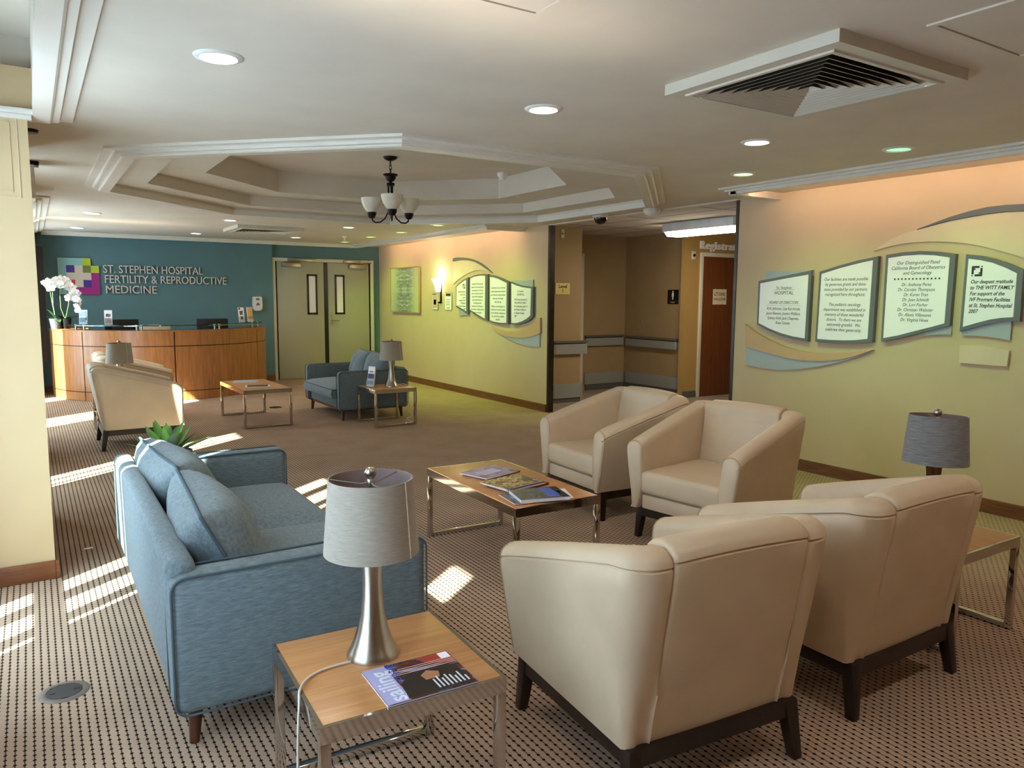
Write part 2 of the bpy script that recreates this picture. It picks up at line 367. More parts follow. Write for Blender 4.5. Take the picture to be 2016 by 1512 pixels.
for i, (a, b, sl, Z1) in enumerate(WIN):
    w = struct(MB().box((-0.48, a, Z0), (-0.44, a+0.04, Z1)).box((-0.48, b-0.04, Z0), (-0.44, b, Z1)).box((-0.48, a+0.04, Z0), (-0.44, b-0.04, Z0+0.04))
               .box((-0.48, a+0.04, Z1-0.04), (-0.44, b-0.04, Z1)).box((-0.48, a+0.04, 0.40), (-0.44, b-0.04, 0.49)).build('window_%d' % (i+1), M['white']))
    MB().box((-0.464, a+0.04, Z0+0.04), (-0.459, b-0.04, Z1-0.04)).build('pane', M['glass'], w)
    e = a; bl = MB()
    for p, q, *zz in sl+[(b, b)]:
        if p-e > 0.005: bl.box((-0.372, e, Z0), (-0.37, p, Z1))
        if not zz and q > p and Z1 > ZS: bl.box((-0.372, p, ZS), (-0.37, q, Z1))
        if zz: bl.box((-0.372, p, Z0), (-0.37, q, zz[0])); bl.box((-0.372, p, zz[1]), (-0.37, q, Z1))
        e = q
    bl.build('blind', M['blind'], w)
    portal((-0.52, (a+b)/2, (Z0+Z1)/2), b-a, Z1-Z0)
pl = MB().box((-0.35, 4.575, 0), (0.04, 4.87, 2.386)).box((-0.35, 4.87, 0), (0.04, 5.9, 2.44)).build('wall_left_pillar', M['cream']); struct(pl)
bx('wall_left_pillar.001', (-0.35, 7.6, 0), (0.04, 8.6, 2.386), M['cream'])
bx('wall_left_pillar.002', (-0.35, 12.95, 0), (0.07, YB, 2.386), M['cream'])
# raised panel outline on the pillar
mb = MB(); Y = 4.575
for (x0, z0, x1, z1) in ((-0.33, 1.978, -0.004, 1.983), (-0.009, 1.983, -0.004, 2.372), (-0.33, 2.006, -0.036, 2.009), (-0.038, 2.009, -0.036, 2.345), (-0.33, 2.343, -0.036, 2.345)): mb.box((x0, Y-0.004, z0), (x1, Y, z1))
struct(mb.build('trim_7', M['tan']))
# baseboards
bx('baseboard_right', (XR-0.018, -2.6, 0), (XR, 4.975, 0.1), M['base']); bx('baseboard_right.001', (XR-0.018, 8.085, 0), (XR, 13.6, 0.1), M['base'])
bx('baseboard_back', (0.08, YB-0.018, 0), (3.64, YB, 0.1), M['basex'])
struct(MB().box((-0.35, 4.557, 0), (0.04, 4.575, 0.1)).box((0.04, 4.557, 0), (0.058, 5.918, 0.1)).build('baseboard_left', M['basex'], bevel=0.004))
# metal corner guards at the opening
bx('trim_10', (XR-0.008, 4.965, 0.1), (XR+0.08, 4.998, 2.425), M['gunmetal']); bx('trim_11', (XR-0.004, 8.035, 0.0), (XR+0.075, 8.078, 2.425), M['gunmetal'])

# ---------------------------------------------------------------- hallway beyond the opening
HZ = 2.5
bx('ceiling_hall', (XR+0.08, 3.0, HZ), (10.6, 9.9, HZ+0.05), M['ctile'])
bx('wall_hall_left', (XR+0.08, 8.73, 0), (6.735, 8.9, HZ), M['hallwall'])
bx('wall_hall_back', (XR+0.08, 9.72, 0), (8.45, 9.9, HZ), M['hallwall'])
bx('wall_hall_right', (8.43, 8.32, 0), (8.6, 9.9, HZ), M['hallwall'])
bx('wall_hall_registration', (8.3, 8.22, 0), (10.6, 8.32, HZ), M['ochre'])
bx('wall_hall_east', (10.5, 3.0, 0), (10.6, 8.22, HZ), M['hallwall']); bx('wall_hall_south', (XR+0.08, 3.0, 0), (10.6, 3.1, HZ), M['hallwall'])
bx('baseboard_hall_back', (7.6, 9.70, 0), (8.43, 9.72, 0.1), M['raild']); bx('baseboard_hall_right', (8.41, 8.32, 0), (8.43, 9.70, 0.1), M['raild']); bx('baseboard_hall_left', (XR+0.08, 8.715, 0), (6.735, 8.73, 0.06), M['raild'])
bx('baseboard_hall_registration', (8.3, 8.20, 0), (8.57, 8.22, 0.1), M['raild'])
# doors
def door_back():
    y = YB+0.1
    d = struct(MB().box((3.645, y-0.06, 0), (3.705, y, 2.18)).box((5.49, y-0.06, 0), (5.55, y, 2.18)).box((3.705, y-0.06, 2.12), (5.49, y, 2.18)).build('door_1', M['casing'], bevel=0.004))
    for side, (x0, x1) in enumerate(((3.735, 4.585), (4.66, 5.46))):
        lf = MB().box((x0, y-0.035, 0.008), (x1, y-0.002, 2.115)).build('door_leaf', M['doorp'], d, bevel=0.003)
        wx0, wx1 = ((4.27, 4.46), (4.79, 4.98))[side]
        MB().box((wx0, y-0.045, 1.17), (wx0+0.035, y-0.035, 1.9)).box((wx1-0.035, y-0.045, 1.17), (wx1, y-0.035, 1.9)).box((wx0, y-0.045, 1.17), (wx1, y-0.035, 1.205)).box((wx0, y-0.045, 1.865), (wx1, y-0.035, 1.9)).build('vision_frame', M['black'], lf)
        MB().box((wx0+0.035, y-0.040, 1.205), (wx1-0.035, y-0.0352, 1.865)).build('vision_pane', M['plaque'], lf)
        cx = (3.81, 5.06)[side]
        MB().box((cx, y-0.085, 2.02), (cx+0.34, y-0.035, 2.095)).build('door_closer', M['steel'], lf, bevel=0.006)
        MB().tube([(cx+0.08, y-0.06, 2.10), (cx+0.3, y-0.12, 2.118), (cx+0.44, y-0.062, 2.13)], 0.01, 6).build('closer_arm', M['steel'], lf)
    MB().box((4.59, y-0.04, 0.005), (4.655, y-0.001, 2.118)).build('astragal', M['black'], d)
    MB().box((3.705, y-0.03, 0.005), (3.733, y-0.001, 2.118)).box((5.462, y-0.03, 0.005), (5.489, y-0.001, 2.118)).build('door_gap', M['dark'], d)
    MB().box((3.92, y-0.10, 2.125), (4.42, y-0.06, 2.175)).box((4.95, y-0.10, 2.12), (5.28, y-0.06, 2.17)).build('header_track', M['steel'], d, bevel=0.004)
    MB().box((4.70, y-0.045, 0.98), (4.735, y-0.035, 1.18)).tube([(4.718, y-0.04, 1.06), (4.718, y-0.09, 1.06), (4.85, y-0.09, 1.055)], 0.011, 8).build('lever_handle', M['steel'], d)
door_back()
def door_reg():
    y = 8.22
    d = struct(MB().box((8.585, y-0.03, 0), (8.64, y, 2.2)).box((9.62, y-0.03, 0), (9.68, y, 2.2)).box((8.64, y-0.03, 2.14), (9.62, y, 2.2)).build('door_2', M['casing'], bevel=0.003))
    MB().box((8.645, y-0.02, 0.008), (9.615, y-0.001, 2.138)).build('door_leaf', M['bdoor'], d, bevel=0.003)
door_reg()
d3 = struct(MB().box((7.47, 9.69, 0), (7.53, 9.72, 2.21)).box((6.4, 9.69, 2.15), (7.47, 9.72, 2.21)).build('door_3', M['casing'], bevel=0.003))
MB().box((6.45, 9.70, 0.008), (7.47, 9.719, 2.148)).build('door_leaf', M['bdoor'], d3, bevel=0.003)
# ---------------------------------------------------------------- lights that belong to the ceiling
def downlight(x, y, kind, label):
    t = thing('ceiling_light', label, 'ceiling light', (x, y, ZC), 0, 'recessed ceiling lights')
    MB().lathe([(0.066, -0.001), (0.072, -0.010), (0.09, -0.007), (0.096, -0.0005)], n=32, caps=False).build('trim_ring', M['white'], t, smooth=50)
    MB().lathe([(0.0, -0.004), (0.066, -0.003)], n=32, caps=False).build('lens', {'w': M['lampw'], 'g': M['lampg'], 'e': M['lampe']}[kind], t)
    if kind == 'w': spot('downlight_beam', (x, y, ZC-0.03), 11, (1.0, 0.86, 0.76), 150, 0.8)
    elif kind == 'g' and y > 6: spot('downlight_beam', (x, y, ZC-0.03), 42, (0.60, 1.0, 0.08), 110, 0.9, 0.05, (0.6, 0, -1))
    elif kind == 'g': spot('downlight_beam', (x, y, ZC-0.03), 25, (0.60, 1.0, 0.28), 100, 0.9, 0.05, (0.55, 0, -1))
    elif kind == 'e': spot('downlight_beam', (x, y, ZC-0.03), 28, (0.46, 1.0, 0.30), 105, 0.9, 0.05, (0.55, 0, -1))
for x, y, k, l in (
    (0.684, 3.251, 'w', 'white recessed ceiling light nearest the left window bay, at the front'),
    (2.222, 3.214, 'w', 'white recessed ceiling light between the nearer air diffuser and the octagonal tray'),
    (3.736, 3.151, 'w', 'white recessed ceiling light just beyond the nearer air diffuser, close to the green lights'),
    (4.63, 2.80, 'e', 'emerald green recessed ceiling light nearest the camera along the right wall'),
    (4.591, 3.988, 'g', 'lime recessed ceiling light before the end of the nearer valance'),
    (4.571, 9.013, 'g', 'lime recessed ceiling light closest to the hallway on the far side of the tray'),
    (4.627, 10.316, 'g', 'lime recessed ceiling light above the wavy donor panels on the far wall'),
    (4.586, 11.386, 'g', 'lime recessed ceiling light beside the ceiling sprinkler, above the wall sconce'),
    (4.65, 12.703, 'g', 'lime recessed ceiling light closest to the putty double doors'),
    (3.716, 10.004, 'w', 'white recessed ceiling light just behind the tray, under the chandelier in view'),
    (3.655, 12.222, 'w', 'white recessed ceiling light in front of the double doors, right of the far diffuser'),
    (2.167, 9.972, 'w', 'white recessed ceiling light just above the far air diffuser in view'),
    (2.187, 12.374, 'w', 'white recessed ceiling light over the middle of the reception desk'),
    (0.669, 10.08, 'w', 'white recessed ceiling light left of the tray, first of two along the windows'),
    (0.625, 12.398, 'w', 'white recessed ceiling light over the left end of the reception desk'),
    (0.68, 0.55, 'w', 'added unseen white recessed ceiling light behind the viewer on the window side'),  # rest of this list: unseen fixtures, added to brighten the near room
    (2.22, 0.55, 'w', 'added unseen white recessed ceiling light behind the viewer in the middle row'),
    (3.74, 0.55, 'w', 'added unseen white recessed ceiling light behind the viewer toward the right wall'),
    (2.22, -1.6, 'w', 'added unseen white recessed ceiling light farthest behind the viewer')):
    downlight(x, y, k, l)
# warm strip lights hidden in the coves behind the valances
area_light('cove_strip', (5.24, 1.0, 2.405), (0.9, 0, -0.35), 6.9, 0.04, 12, (1.0, 0.68, 0.44)).rotation_euler = Matrix(((0, 0.36, -0.93), (1, 0, 0), (0, -0.93, -0.36))).to_euler()
area_light('cove_strip', (5.24, 10.9, 2.405), (0.9, 0, -0.35), 4.4, 0.04, 9, (1.0, 0.68, 0.44)).rotation_euler = Matrix(((0, 0.36, -0.93), (1, 0, 0), (0, -0.93, -0.36))).to_euler()

area_light('cove_strip', (-0.27, 2.2, 2.46), (0.25, 0, 1), 0.03, 4.4, 5, (1.0, 0.86, 0.68))  # added strip lamp without a fixture, brightens the near window-bay tray
area_light('cove_strip', (-0.27, 11.0, 2.46), (0.25, 0, 1), 0.03, 4.0, 4, (1.0, 0.86, 0.68))  # likewise added, brightens the far window-bay tray

def diffuser(cx, cy, w, label):
    t = thing('air_diffuser', label, 'air vent', (cx, cy, ZC)); h = w/2
    def ring(mb, a, b, z0, z1, mi=0):      # square ring sloping from half-width a (top z0) to b (bottom z1)
        mb.grid([[(-a,-a,z0),(a,-a,z0),(a,a,z0),(-a,a,z0)], [(-b,-b,z1),(b,-b,z1),(b,b,z1),(-b,b,z1)]], cu=True, mi=mi)
    mb = MB(); r = [(h, 0), (h, -0.045), (h*0.86, -0.045), (h*0.85, -0.052), (h*0.81, -0.052), (h*0.81, 0.0)]
    for (a, z0), (b, z1) in zip(r, r[1:]): ring(mb, a, b, z0, z1)
    mb.build('frame', M['vent'], t)
    mb = MB(); n = 9
    for i in range(n):
        a = h*0.80*(1-i/n); b = max(a-h*0.11, 0.004)
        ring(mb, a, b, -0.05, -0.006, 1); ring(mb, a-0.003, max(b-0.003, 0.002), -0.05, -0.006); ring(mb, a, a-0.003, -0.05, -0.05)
    mb.build('louvre', [M['vent'], mat('painted_shade_louvre_back', (52, 48, 44), 0.9)], t)  # slat backs coloured dark to paint in the shade between slats
    mb = MB(); ring(mb, h*.798, h*.798, 0, 0.25); q = h*.798; mb.add([(-q, -q, .25), (q, -q, .25), (q, q, .25), (-q, q, .25)], [(0, 1, 2, 3)]); mb.build('duct', M['dark'], t)
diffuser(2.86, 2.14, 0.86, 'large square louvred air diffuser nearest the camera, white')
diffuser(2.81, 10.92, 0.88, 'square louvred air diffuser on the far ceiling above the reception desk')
def access(x0, y0, x1, y1, label):
    t = thing('access_panel', label, 'ceiling panel', ((x0+x1)/2, (y0+y1)/2, ZC)); a = (x1-x0)/2; b = (y1-y0)/2
    MB().box((-a, -b, -0.004), (a, b, 0)).build('door_plate', M['ceil'], t)
    MB().box((-a-.03, -b-.03, -0.007), (-a-.006, b+.03, 0)).box((a+.006, -b-.03, -0.007), (a+.03, b+.03, 0)).box((-a-.006, b+.006, -0.007), (a+.006, b+.03, 0)).box((-a-.006, -b-.03, -0.007), (a+.006, -b-.006, 0)).build('frame', M['ceil'], t)
access(0.95, 1.65, 1.46, 2.165, 'ceiling access panel cut off at the top edge, left of the nearer diffuser')
access(2.68, 0.95, 3.25, 1.50, 'ceiling access panel at the top right, beyond the corner of the nearer diffuser')

def chandelier():
    cx, cy = OC[0]+0.02, OC[1]+0.11; zt = 2.786
    t = thing('chandelier', 'bronze three arm chandelier with cream glass bowls hanging from the octagonal tray', 'chandelier', (cx, cy, zt))
    MB().lathe([(0.066, 0), (0.066, -0.006), (0.055, -0.022), (0.03, -0.034), (0.008, -0.04)]).build('canopy', M['bronze'], t, smooth=40)
    mb = MB()
    for i in range(3):
        zc = -0.062-0.033*i; p = [(0.011*cos(a)*(1 if i % 2 else 0), 0.011*cos(a)*(0 if i % 2 else 1), zc+0.022*sin(a)) for a in [2*pi*k/12 for k in range(12)]]
        mb.tube(p, 0.0035, 6, closed=True)
    mb.build('chain', M['bronze'], t, smooth=60)
    MB().lathe([(0.008, -0.145), (0.012, -0.152), (0.066, -0.156), (0.068, -0.166), (0.05, -0.178), (0.045, -0.2), (0.03, -0.218), (0.014, -0.226), (0.012, -0.235), (0.036, -0.236), (0.036, -0.262), (0.028, -0.264)]).build('hub', M['bronze'], t, smooth=40)
    mb = MB()
    for k in range(3):
        a = 2*pi*k/3+0.4; mb.tube([(0.021*cos(a), 0.021*sin(a), -0.262), (0.021*cos(a), 0.021*sin(a), -0.46)], 0.0085, 8)
    mb.lathe([(0.0, -0.40), (0.034, -0.40), (0.034, -0.415), (0.0, -0.415)], n=20); mb.build('stem', M['bronze'], t, smooth=40)
    rv = Vector((cos(YAW), -sin(YAW))); av = Vector((sin(YAW), cos(YAW)))
    for deg in (-72, 48, 168):
        d = rv*sin(R(deg))+av*cos(R(deg)); P = lambda r, z: (d.x*r, d.y*r, z)
        arm = MB().tube([P(0.018, -0.44), P(0.03, -0.50), P(0.06, -0.555), P(0.11, -0.59), P(0.16, -0.592), P(0.19, -0.575), P(0.2, -0.54)], 0.007, 8).build('arm', M['bronze'], t, smooth=60)
        c = (d.x*0.2, d.y*0.2, 0)
        MB().lathe([(0.012, -0.555), (0.03, -0.545), (0.042, -0.52), (0.045, -0.497), (0.0, -0.497)], c, 24).build('socket_cup', M['bronze'], t, smooth=40)
        MB().lathe([(0.04, -0.497), (0.062, -0.475), (0.083, -0.44), (0.096, -0.40), (0.1, -0.366), (0.097, -0.366), (0.09, -0.40), (0.078, -0.436), (0.056, -0.47), (0.0, -0.49)], c, 32, caps=False).build('glass_bowl', M['bowl'], t, smooth=60)
chandelier()
def small_round(name, label, cat, loc, prof, m):
    o = MB().lathe(prof, n=28).build(name, m, smooth=40); o.location = loc; return tag(o, label, cat)
small_round('smoke_detector', 'white smoke detector inside the octagonal ceiling tray', 'smoke detector', (4.22, 6.84, 2.786), [(0.055, 0), (0.055, -0.022), (0.035, -0.05), (0.03, -0.068), (0, -0.07)], M['white'])
small_round('motion_sensor', 'flat white dome sensor on the ceiling by the hallway opening', 'sensor', (5.58, 6.05, ZC), [(0.09, 0), (0.09, -0.03), (0.07, -0.055), (0.035, -0.07), (0, -0.074)], M['white'])
small_round('sprinkler_head', 'small white sprinkler head on the far ceiling by the double doors', 'sprinkler', (4.225, 11.55, ZC), [(0.035, 0), (0.03, -0.02), (0.012, -0.024), (0.012, -0.06), (0.03, -0.064), (0.03, -0.07), (0, -0.07)], M['white'])
t = thing('dome_camera', 'smoked glass dome security camera above the hallway opening', 'security camera', (5.50, 6.80, ZC))
MB().lathe([(0.09, 0), (0.09, -0.03), (0.082, -0.036), (0, -0.036)]).build('housing', M['white'], t, smooth=40)
MB().lathe([(0.076, -0.034), (0.074, -0.06), (0.056, -0.09), (0.025, -0.105), (0, -0.108)]).build('dome', mat('smoked_dome', (20, 18, 18), 0.05), t, smooth=60)
small_round('ceiling_speaker', 'small dark round fixture on the ceiling beside the pillar top', 'fixture', (0.05, 5.26, ZC), [(0.05, 0), (0.045, -0.018), (0, -0.022)], M['bronze'])
t = thing('wall_box', 'beige box hanging below the ceiling just behind the pillar', 'box', (0.04, 6.5, ZC))
MB().box((-0.05, -0.09, -0.265), (0.04, 0.14, -0.03)).build('housing', M['offwhite'], t, bevel=0.008); MB().box((-0.05, -0.06, -0.03), (0.07, 0.06, 0)).build('bracket', M['bronze'], t, bevel=0.004)

# ---------------------------------------------------------------- hallway fittings
t = thing('fluorescent_fixture', 'long white fluorescent ceiling fixture with glowing lens in the hallway', 'ceiling light', (7.42, 7.02, HZ))
MB().box((-0.18, -0.61, -0.11), (0.18, 0.62, 0)).build('housing', mat('fixture_white', (236, 238, 240), 0.4), t, bevel=0.006)
MB().prism([(-0.16, -0.6, -0.11), (-0.11, -0.6, -0.165), (0.11, -0.6, -0.165), (0.16, -0.6, -0.11)], (0, 1.19, 0)).build('lens', M['tube'], t)
def hrail(name, a, b, n, z0, z1, label, cap=True):
    a = Vector(a); b = Vector(b); n = Vector(n); d = (b-a).normalized()
    t = thing(name, label, 'handrail' if cap else 'bumper guard', ((a.x+b.x)/2, (a.y+b.y)/2, z0))
    w = 0.05 if cap else 0.03
    def slab(mb, zz0, zz1, p0, p1, c=0.03):
        q = [a+n*p0, a+n*(p1-c*0.4)+d*0.0, a+n*p1+d*c, b+n*p1-d*c, b+n*(p1-c*0.4), b+n*p0]
        mb.prism([(p.x, p.y, zz0) for p in q], (0, 0, zz1-zz0))
    mb = MB(); slab(mb, z0, z1-(0.045 if cap else 0), 0.0, w); mb.build('guard_panel', M['rail'], t, world=True)
    if cap:
        mb = MB(); slab(mb, z1-0.045, z1-0.03, 0, w*0.5); mb.build('shadow_reveal', M['black'], t, world=True)
        mb = MB(); slab(mb, z1-0.03, z1, 0, w+0.01); mb.build('grip', M['raild'], t, world=True)
hrail('handrail', (6.24, 8.73), (6.83, 8.73), (0, -1), 0.70, 0.89, 'grey vinyl handrail below the Level 1 sign')
hrail('handrail', (7.58, 9.72), (8.38, 9.72), (0, -1), 0.73, 0.90, 'grey vinyl handrail on the dark back wall of the hallway')
hrail('handrail', (8.43, 9.66), (8.43, 8.46), (-1, 0), 0.72, 0.885, 'grey vinyl handrail below the restroom sign')
hrail('bumper_guard', (6.24, 8.73), (6.77, 8.73), (0, -1), 0.065, 0.265, 'grey wall bumper panel low on the wall under the Level 1 sign', False)
hrail('bumper_guard', (7.58, 9.72), (8.39, 9.72), (0, -1), 0.1, 0.285, 'grey wall bumper panel low on the dark hallway back wall', False)
hrail('bumper_guard', (8.43, 9.67), (8.43, 8.42), (-1, 0), 0.1, 0.285, 'grey wall bumper panel low on the wall under the restroom sign', False)
def plate(name, label, cat, c, w, h, th, n, m, bevel=0.003):
    """flat plate on a wall; returns thing, and a frame (origin at plate face, right, up)"""
    n = Vector(n); up = Vector((0, 0, 1)); r = up.cross(n); c = Vector(c)
    t = thing(name, label, cat, c)
    p = [c-r*w/2-up*h/2, c+r*w/2-up*h/2, c+r*w/2+up*h/2, c-r*w/2+up*h/2]
    MB().prism(p, n*th).build('panel', m, t, bevel=bevel, world=True)
    return t, c+n*th, r, up
t, o, r, u = plate('level_sign', 'cream sign reading Level 1 on the hallway wall', 'sign', (6.395, 8.73, 1.63), 0.25, 0.16, 0.012, (0, -1, 0), mat('sign_cream', (226, 206, 126), 0.5))
text('lettering', 'Level\n1', 0.07, o+u*0.012, r, u, M['ink'], t, 'CENTER', bold=0.0015, lsp=0.85)
t, o, r, u = plate('wall_sensor', 'small white sensor plate high on the wall above the Level 1 sign', 'sensor', (6.38, 8.73, 2.40), 0.055, 0.12, 0.012, (0, -1, 0), M['offwhite'])
b_ = MB().lathe([(0.0, 0.006), (0.014, 0.004), (0.016, 0)], n=16).build('button', M['grey'], t); b_.rotation_euler = (pi/2, 0, 0); b_.location = (0, -0.012, 0)
t, o, r, u = plate('restroom_sign', 'black restroom sign with a white standing figure on the hallway wall', 'sign', (8.43, 8.60, 1.53), 0.23, 0.22, 0.01, (-1, 0, 0), M['black'])
def disc(o, r, u, n, rad, k=20): return [o+r*rad*cos(2*pi*i/k)+u*rad*sin(2*pi*i/k) for i in range(k)]
n = Vector((-1, 0, 0)); mb = MB(); q = o+u*0.02
mb.prism(disc(q+u*0.062, r, u, n, 0.013), n*0.002)
mb.prism([q+r*x+u*y for x, y in ((-0.016, 0.046), (0.016, 0.046), (0.026, 0.005), (0.017, 0.002), (0.02, -0.022), (0.011, -0.022), (0.011, -0.062), (-0.011, -0.062), (-0.011, -0.022), (-0.02, -0.022), (-0.017, 0.002), (-0.026, 0.005))], n*0.002)
mb.build('figure', M['white'], t, world=True); MB().prism([o+r*x+u*y for x, y in ((-0.115, -0.066), (0.115, -0.066), (0.115, -0.069), (-0.115, -0.069))], n*0.001).build('divider', M['grey'], t, world=True)
text('lettering', 'WOMEN', 0.02, o-u*0.092, r, u, M['white'], t, 'CENTER')
t, o, r, u = plate('light_switch', 'faint beige switch plate on the hallway wall above the handrail', 'switch', (8.43, 9.3, 1.15), 0.07, 0.115, 0.006, (-1, 0, 0), M['hallwall'])
MB().prism([o+r*x+u*y for x, y in ((-0.008, -0.02), (0.008, -0.02), (0.008, 0.02), (-0.008, 0.02))], n*0.006).build('toggle', M['hallwall'], t, world=True)
t, o, r, u = plate('alarm_strobe', 'white alarm strobe beside the brown registration door', 'alarm', (8.44, 8.22, 2.15), 0.075, 0.12, 0.02, (0, -1, 0), M['offwhite'])
MB().prism(disc(o, r, u, 0, 0.022), (0, -0.012, 0)).build('strobe_lens', M['dark'], t, world=True)
t, o, r, u = plate('welcome_notice', 'white WELCOME notice taped to the brown registration door', 'notice', (9.02, 8.2, 1.535), 0.30, 0.235, 0.003, (0, -1, 0), mat('notice_paper', (240, 222, 190), 0.7), 0)
text('lettering', 'WELCOME', 0.055, o-u*0.055, r, u, M['ink'], t, 'CENTER'); text('lettering', 'St. Stephen\nHOSPITAL', 0.034, o+u*0.045+r*0.04, r, u, M['ink'], t, 'CENTER', lsp=0.8)
q = o+u*0.045-r*0.085; MB().prism([q+r*x+u*y for x, y in ((-0.03, -0.028), (0.01, -0.028), (0.01, -0.018), (-0.02, -0.018), (-0.02, 0.012), (-0.03, 0.012))], (0, -0.001, 0)).prism([q+r*x+u*y for x, y in ((-0.01, 0.028), (0.03, 0.028), (0.03, -0.012), (0.02, -0.012), (0.02, 0.018), (-0.01, 0.018))], (0, -0.001, 0)).build('emblem', M['ink'], t, world=True)
t = thing('registration_letters', 'white raised letters starting Registra above the brown door', 'sign', (9.1, 8.22, 2.26))
text('lettering', 'Registration', 0.165, (8.56, 8.20, 2.255), (1, 0, 0), (0, 0, 1), mat('letter_cream', (252, 250, 244), 0.4), t, 'LEFT', ext=0.018, bold=0.003, spacing=1.28)
# ---------------------------------------------------------------- far teal wall and reception desk
def logo():
    x0, z1, s = 0.392, 2.064, 0.1112; y = YB
    t = thing('logo_sign', 'square multicoloured cross logo sign on the teal wall behind the desk', 'logo', (x0+2.5*s, y, z1-5*s))
    cs = dict(t=(146, 196, 196), l=(190, 208, 44), p=(70, 48, 148), c=(216, 202, 184), o=(122, 128, 70), m=(166, 36, 130), r=(214, 56, 60))
    ms = {k: mat('logo_'+k, v, 0.45, var=0.01) for k, v in cs.items()}
    rows = ['tttl.', 'tpcol', 'tcccm', 'trcpm', 'tmmmm']
    body = [(0, 0), (4, 0), (4, 1), (5, 1), (5, 5), (0, 5)]
    MB().prism([(x0+a*s, y-0.03, z1-b*s) for a, b in body], (0, 0.03, 0)).build('backing', ms['m'], t, world=True)
    mb = MB(); order = list(cs)
    for j, row in enumerate(rows):
        for i, ch in enumerate(row):
            if ch != '.': mb.box((x0+i*s, y-0.038, z1-(j+1)*s), (x0+(i+1)*s, y-0.030, z1-j*s), order.index(ch))
    mb.build('colour_blocks', [ms[k] for k in order], t, world=True)
logo()
letters = mat('letter_silver', (222, 214, 204), 0.4, var=0.01)
t = thing('wall_lettering', 'raised silver hospital name lettering on the teal wall', 'sign', (1.9, YB, 1.5))
LS = 0.178
for s, z, w in (('ST. STEPHEN HOSPITAL', 1.848, 1.475), ('FERTILITY & REPRODUCTIVE', 1.690, 1.83), ('MEDICINE', 1.528, 0.73)):
    x = {1.848: 1.0, 1.69: 1.012, 1.528: 1.02}[z]
    o = text('lettering', s, LS, (x, YB-0.028, z), (1, 0, 0), (0, 0, 1), letters, t, 'LEFT', ext=0.014)
    k = w/o.dimensions.x if o.dimensions.x else 1
    for v in o.data.vertices: v.co.x = x+(v.co.x-x)*k
def dispenser():
    t = thing('soap_dispenser', 'white hand sanitiser dispenser on the teal wall right of the desk', 'dispenser', (3.35, YB, 1.24))
    prof = [(-0.075, 0.25), (0.075, 0.25), (0.082, 0.12), (0.078, 0.04), (0.045, 0.0), (-0.045, 0.0), (-0.078, 0.04), (-0.082, 0.12)]
    MB().prism([(x, 0, z) for x, z in prof], (0, -0.1, 0)).build('housing', M['white'], t, bevel=0.015)
    MB().prism([(-0.032, -0.1, 0.10), (0.032, -0.1, 0.10), (0.026, -0.1, 0.125), (0, -0.1, 0.15), (-0.026, -0.1, 0.125)], (0, -0.006, 0)).build('push_bar', M['grey'], t)
    MB().prism([(0.035*cos(a), -0.1, 0.205+0.02*sin(a)) for a in [2*pi*k/20 for k in range(20)]], (0, -0.003, 0)).build('window', M['grey'], t)
dispenser()

DC, DR = (1.78, 13.2), 1.555
def arc(r, a0, a1, n): return [(DC[0]+r*cos(R(a0+(a1-a0)*i/n)), DC[1]+r*sin(R(a0+(a1-a0)*i/n))) for i in range(n+1)]
def ring_sector(mb, r0, r1, a0, a1, z0, z1, n=24, mi=0):
    rows = []
    o = arc(r1, a0, a1, n); i = arc(r0, a0, a1, n)
    for p, q in zip(o, i): rows.append([(p[0], p[1], z0), (p[0], p[1], z1), (q[0], q[1], z1), (q[0], q[1], z0)])
    mb.grid(rows, cu=True, caps=True, mi=mi)
def desk():
    t = thing('reception_desk', 'curved oak reception desk with dark seams in front of the teal wall', 'desk', (DC[0], DC[1]-1.2, 0))
    A0, A1 = 186, 364
    mb = MB(); ring_sector(mb, DR-0.05, DR-0.012, A0, A1, 0.0, 0.985, 60); mb.build('core', M['deskline'], t, world=True)
    cuts = [186, 220.5, 267.5, 322, 349, 364]; zs = [(0.004, 0.125), (0.137, 0.775), (0.787, 0.985)]
    for a0, a1 in zip(cuts, cuts[1:]):
        for z0, z1 in zs:
            mb = MB(); ring_sector(mb, DR-0.011, DR, a0+0.3, a1-0.3, z0, z1, 16); mb.build('panel', M['deskw'], t, smooth=30, world=True)
    mb = MB(); ring_sector(mb, DR-0.32, DR+0.008, A0, A1, 0.985, 1.005, 60); mb.build('counter', M['deskw'], t, smooth=30, world=True)
    mb = MB(); ring_sector(mb, DR-0.75, DR-0.05, A0+6, A1-8, 0.73, 0.76, 50); mb.build('worktop', M['grey'], t, smooth=30, world=True)
    p = arc(DR-0.006, 186, 187, 1)[0]; q = arc(DR-0.5, 186, 187, 1)[0]
    MB().prism([(p[0], p[1], 0.0), (p[0]-0.012, p[1]+0.03, 0.0), (q[0]-0.012, q[1]+0.03, 0.0), (q[0], q[1], 0.0)], (0, 0, 1.003)).build('end_panel', M['deskw'], t, world=True)
    mb = MB(); ring_sector(mb, DR-0.30, DR-0.05, 207, 352, 1.062, 1.074, 60); mb.build('glass_shelf', M['tglass'], t, smooth=30, world=True)
    for a in (211.5, 218, 249, 251.5, 291, 294, 325, 337):
        c = arc(DR-0.10, a, a+1, 1)[0]
        MB().lathe([(0.014, 1.005), (0.014, 1.062), (0, 1.062)], (c[0], c[1], 0), 14).lathe([(0.0, 1.074), (0.018, 1.074), (0.018, 1.084), (0, 1.084)], (c[0], c[1], 0), 14).build('standoff', M['steel'], t, smooth=40, world=True)
desk()
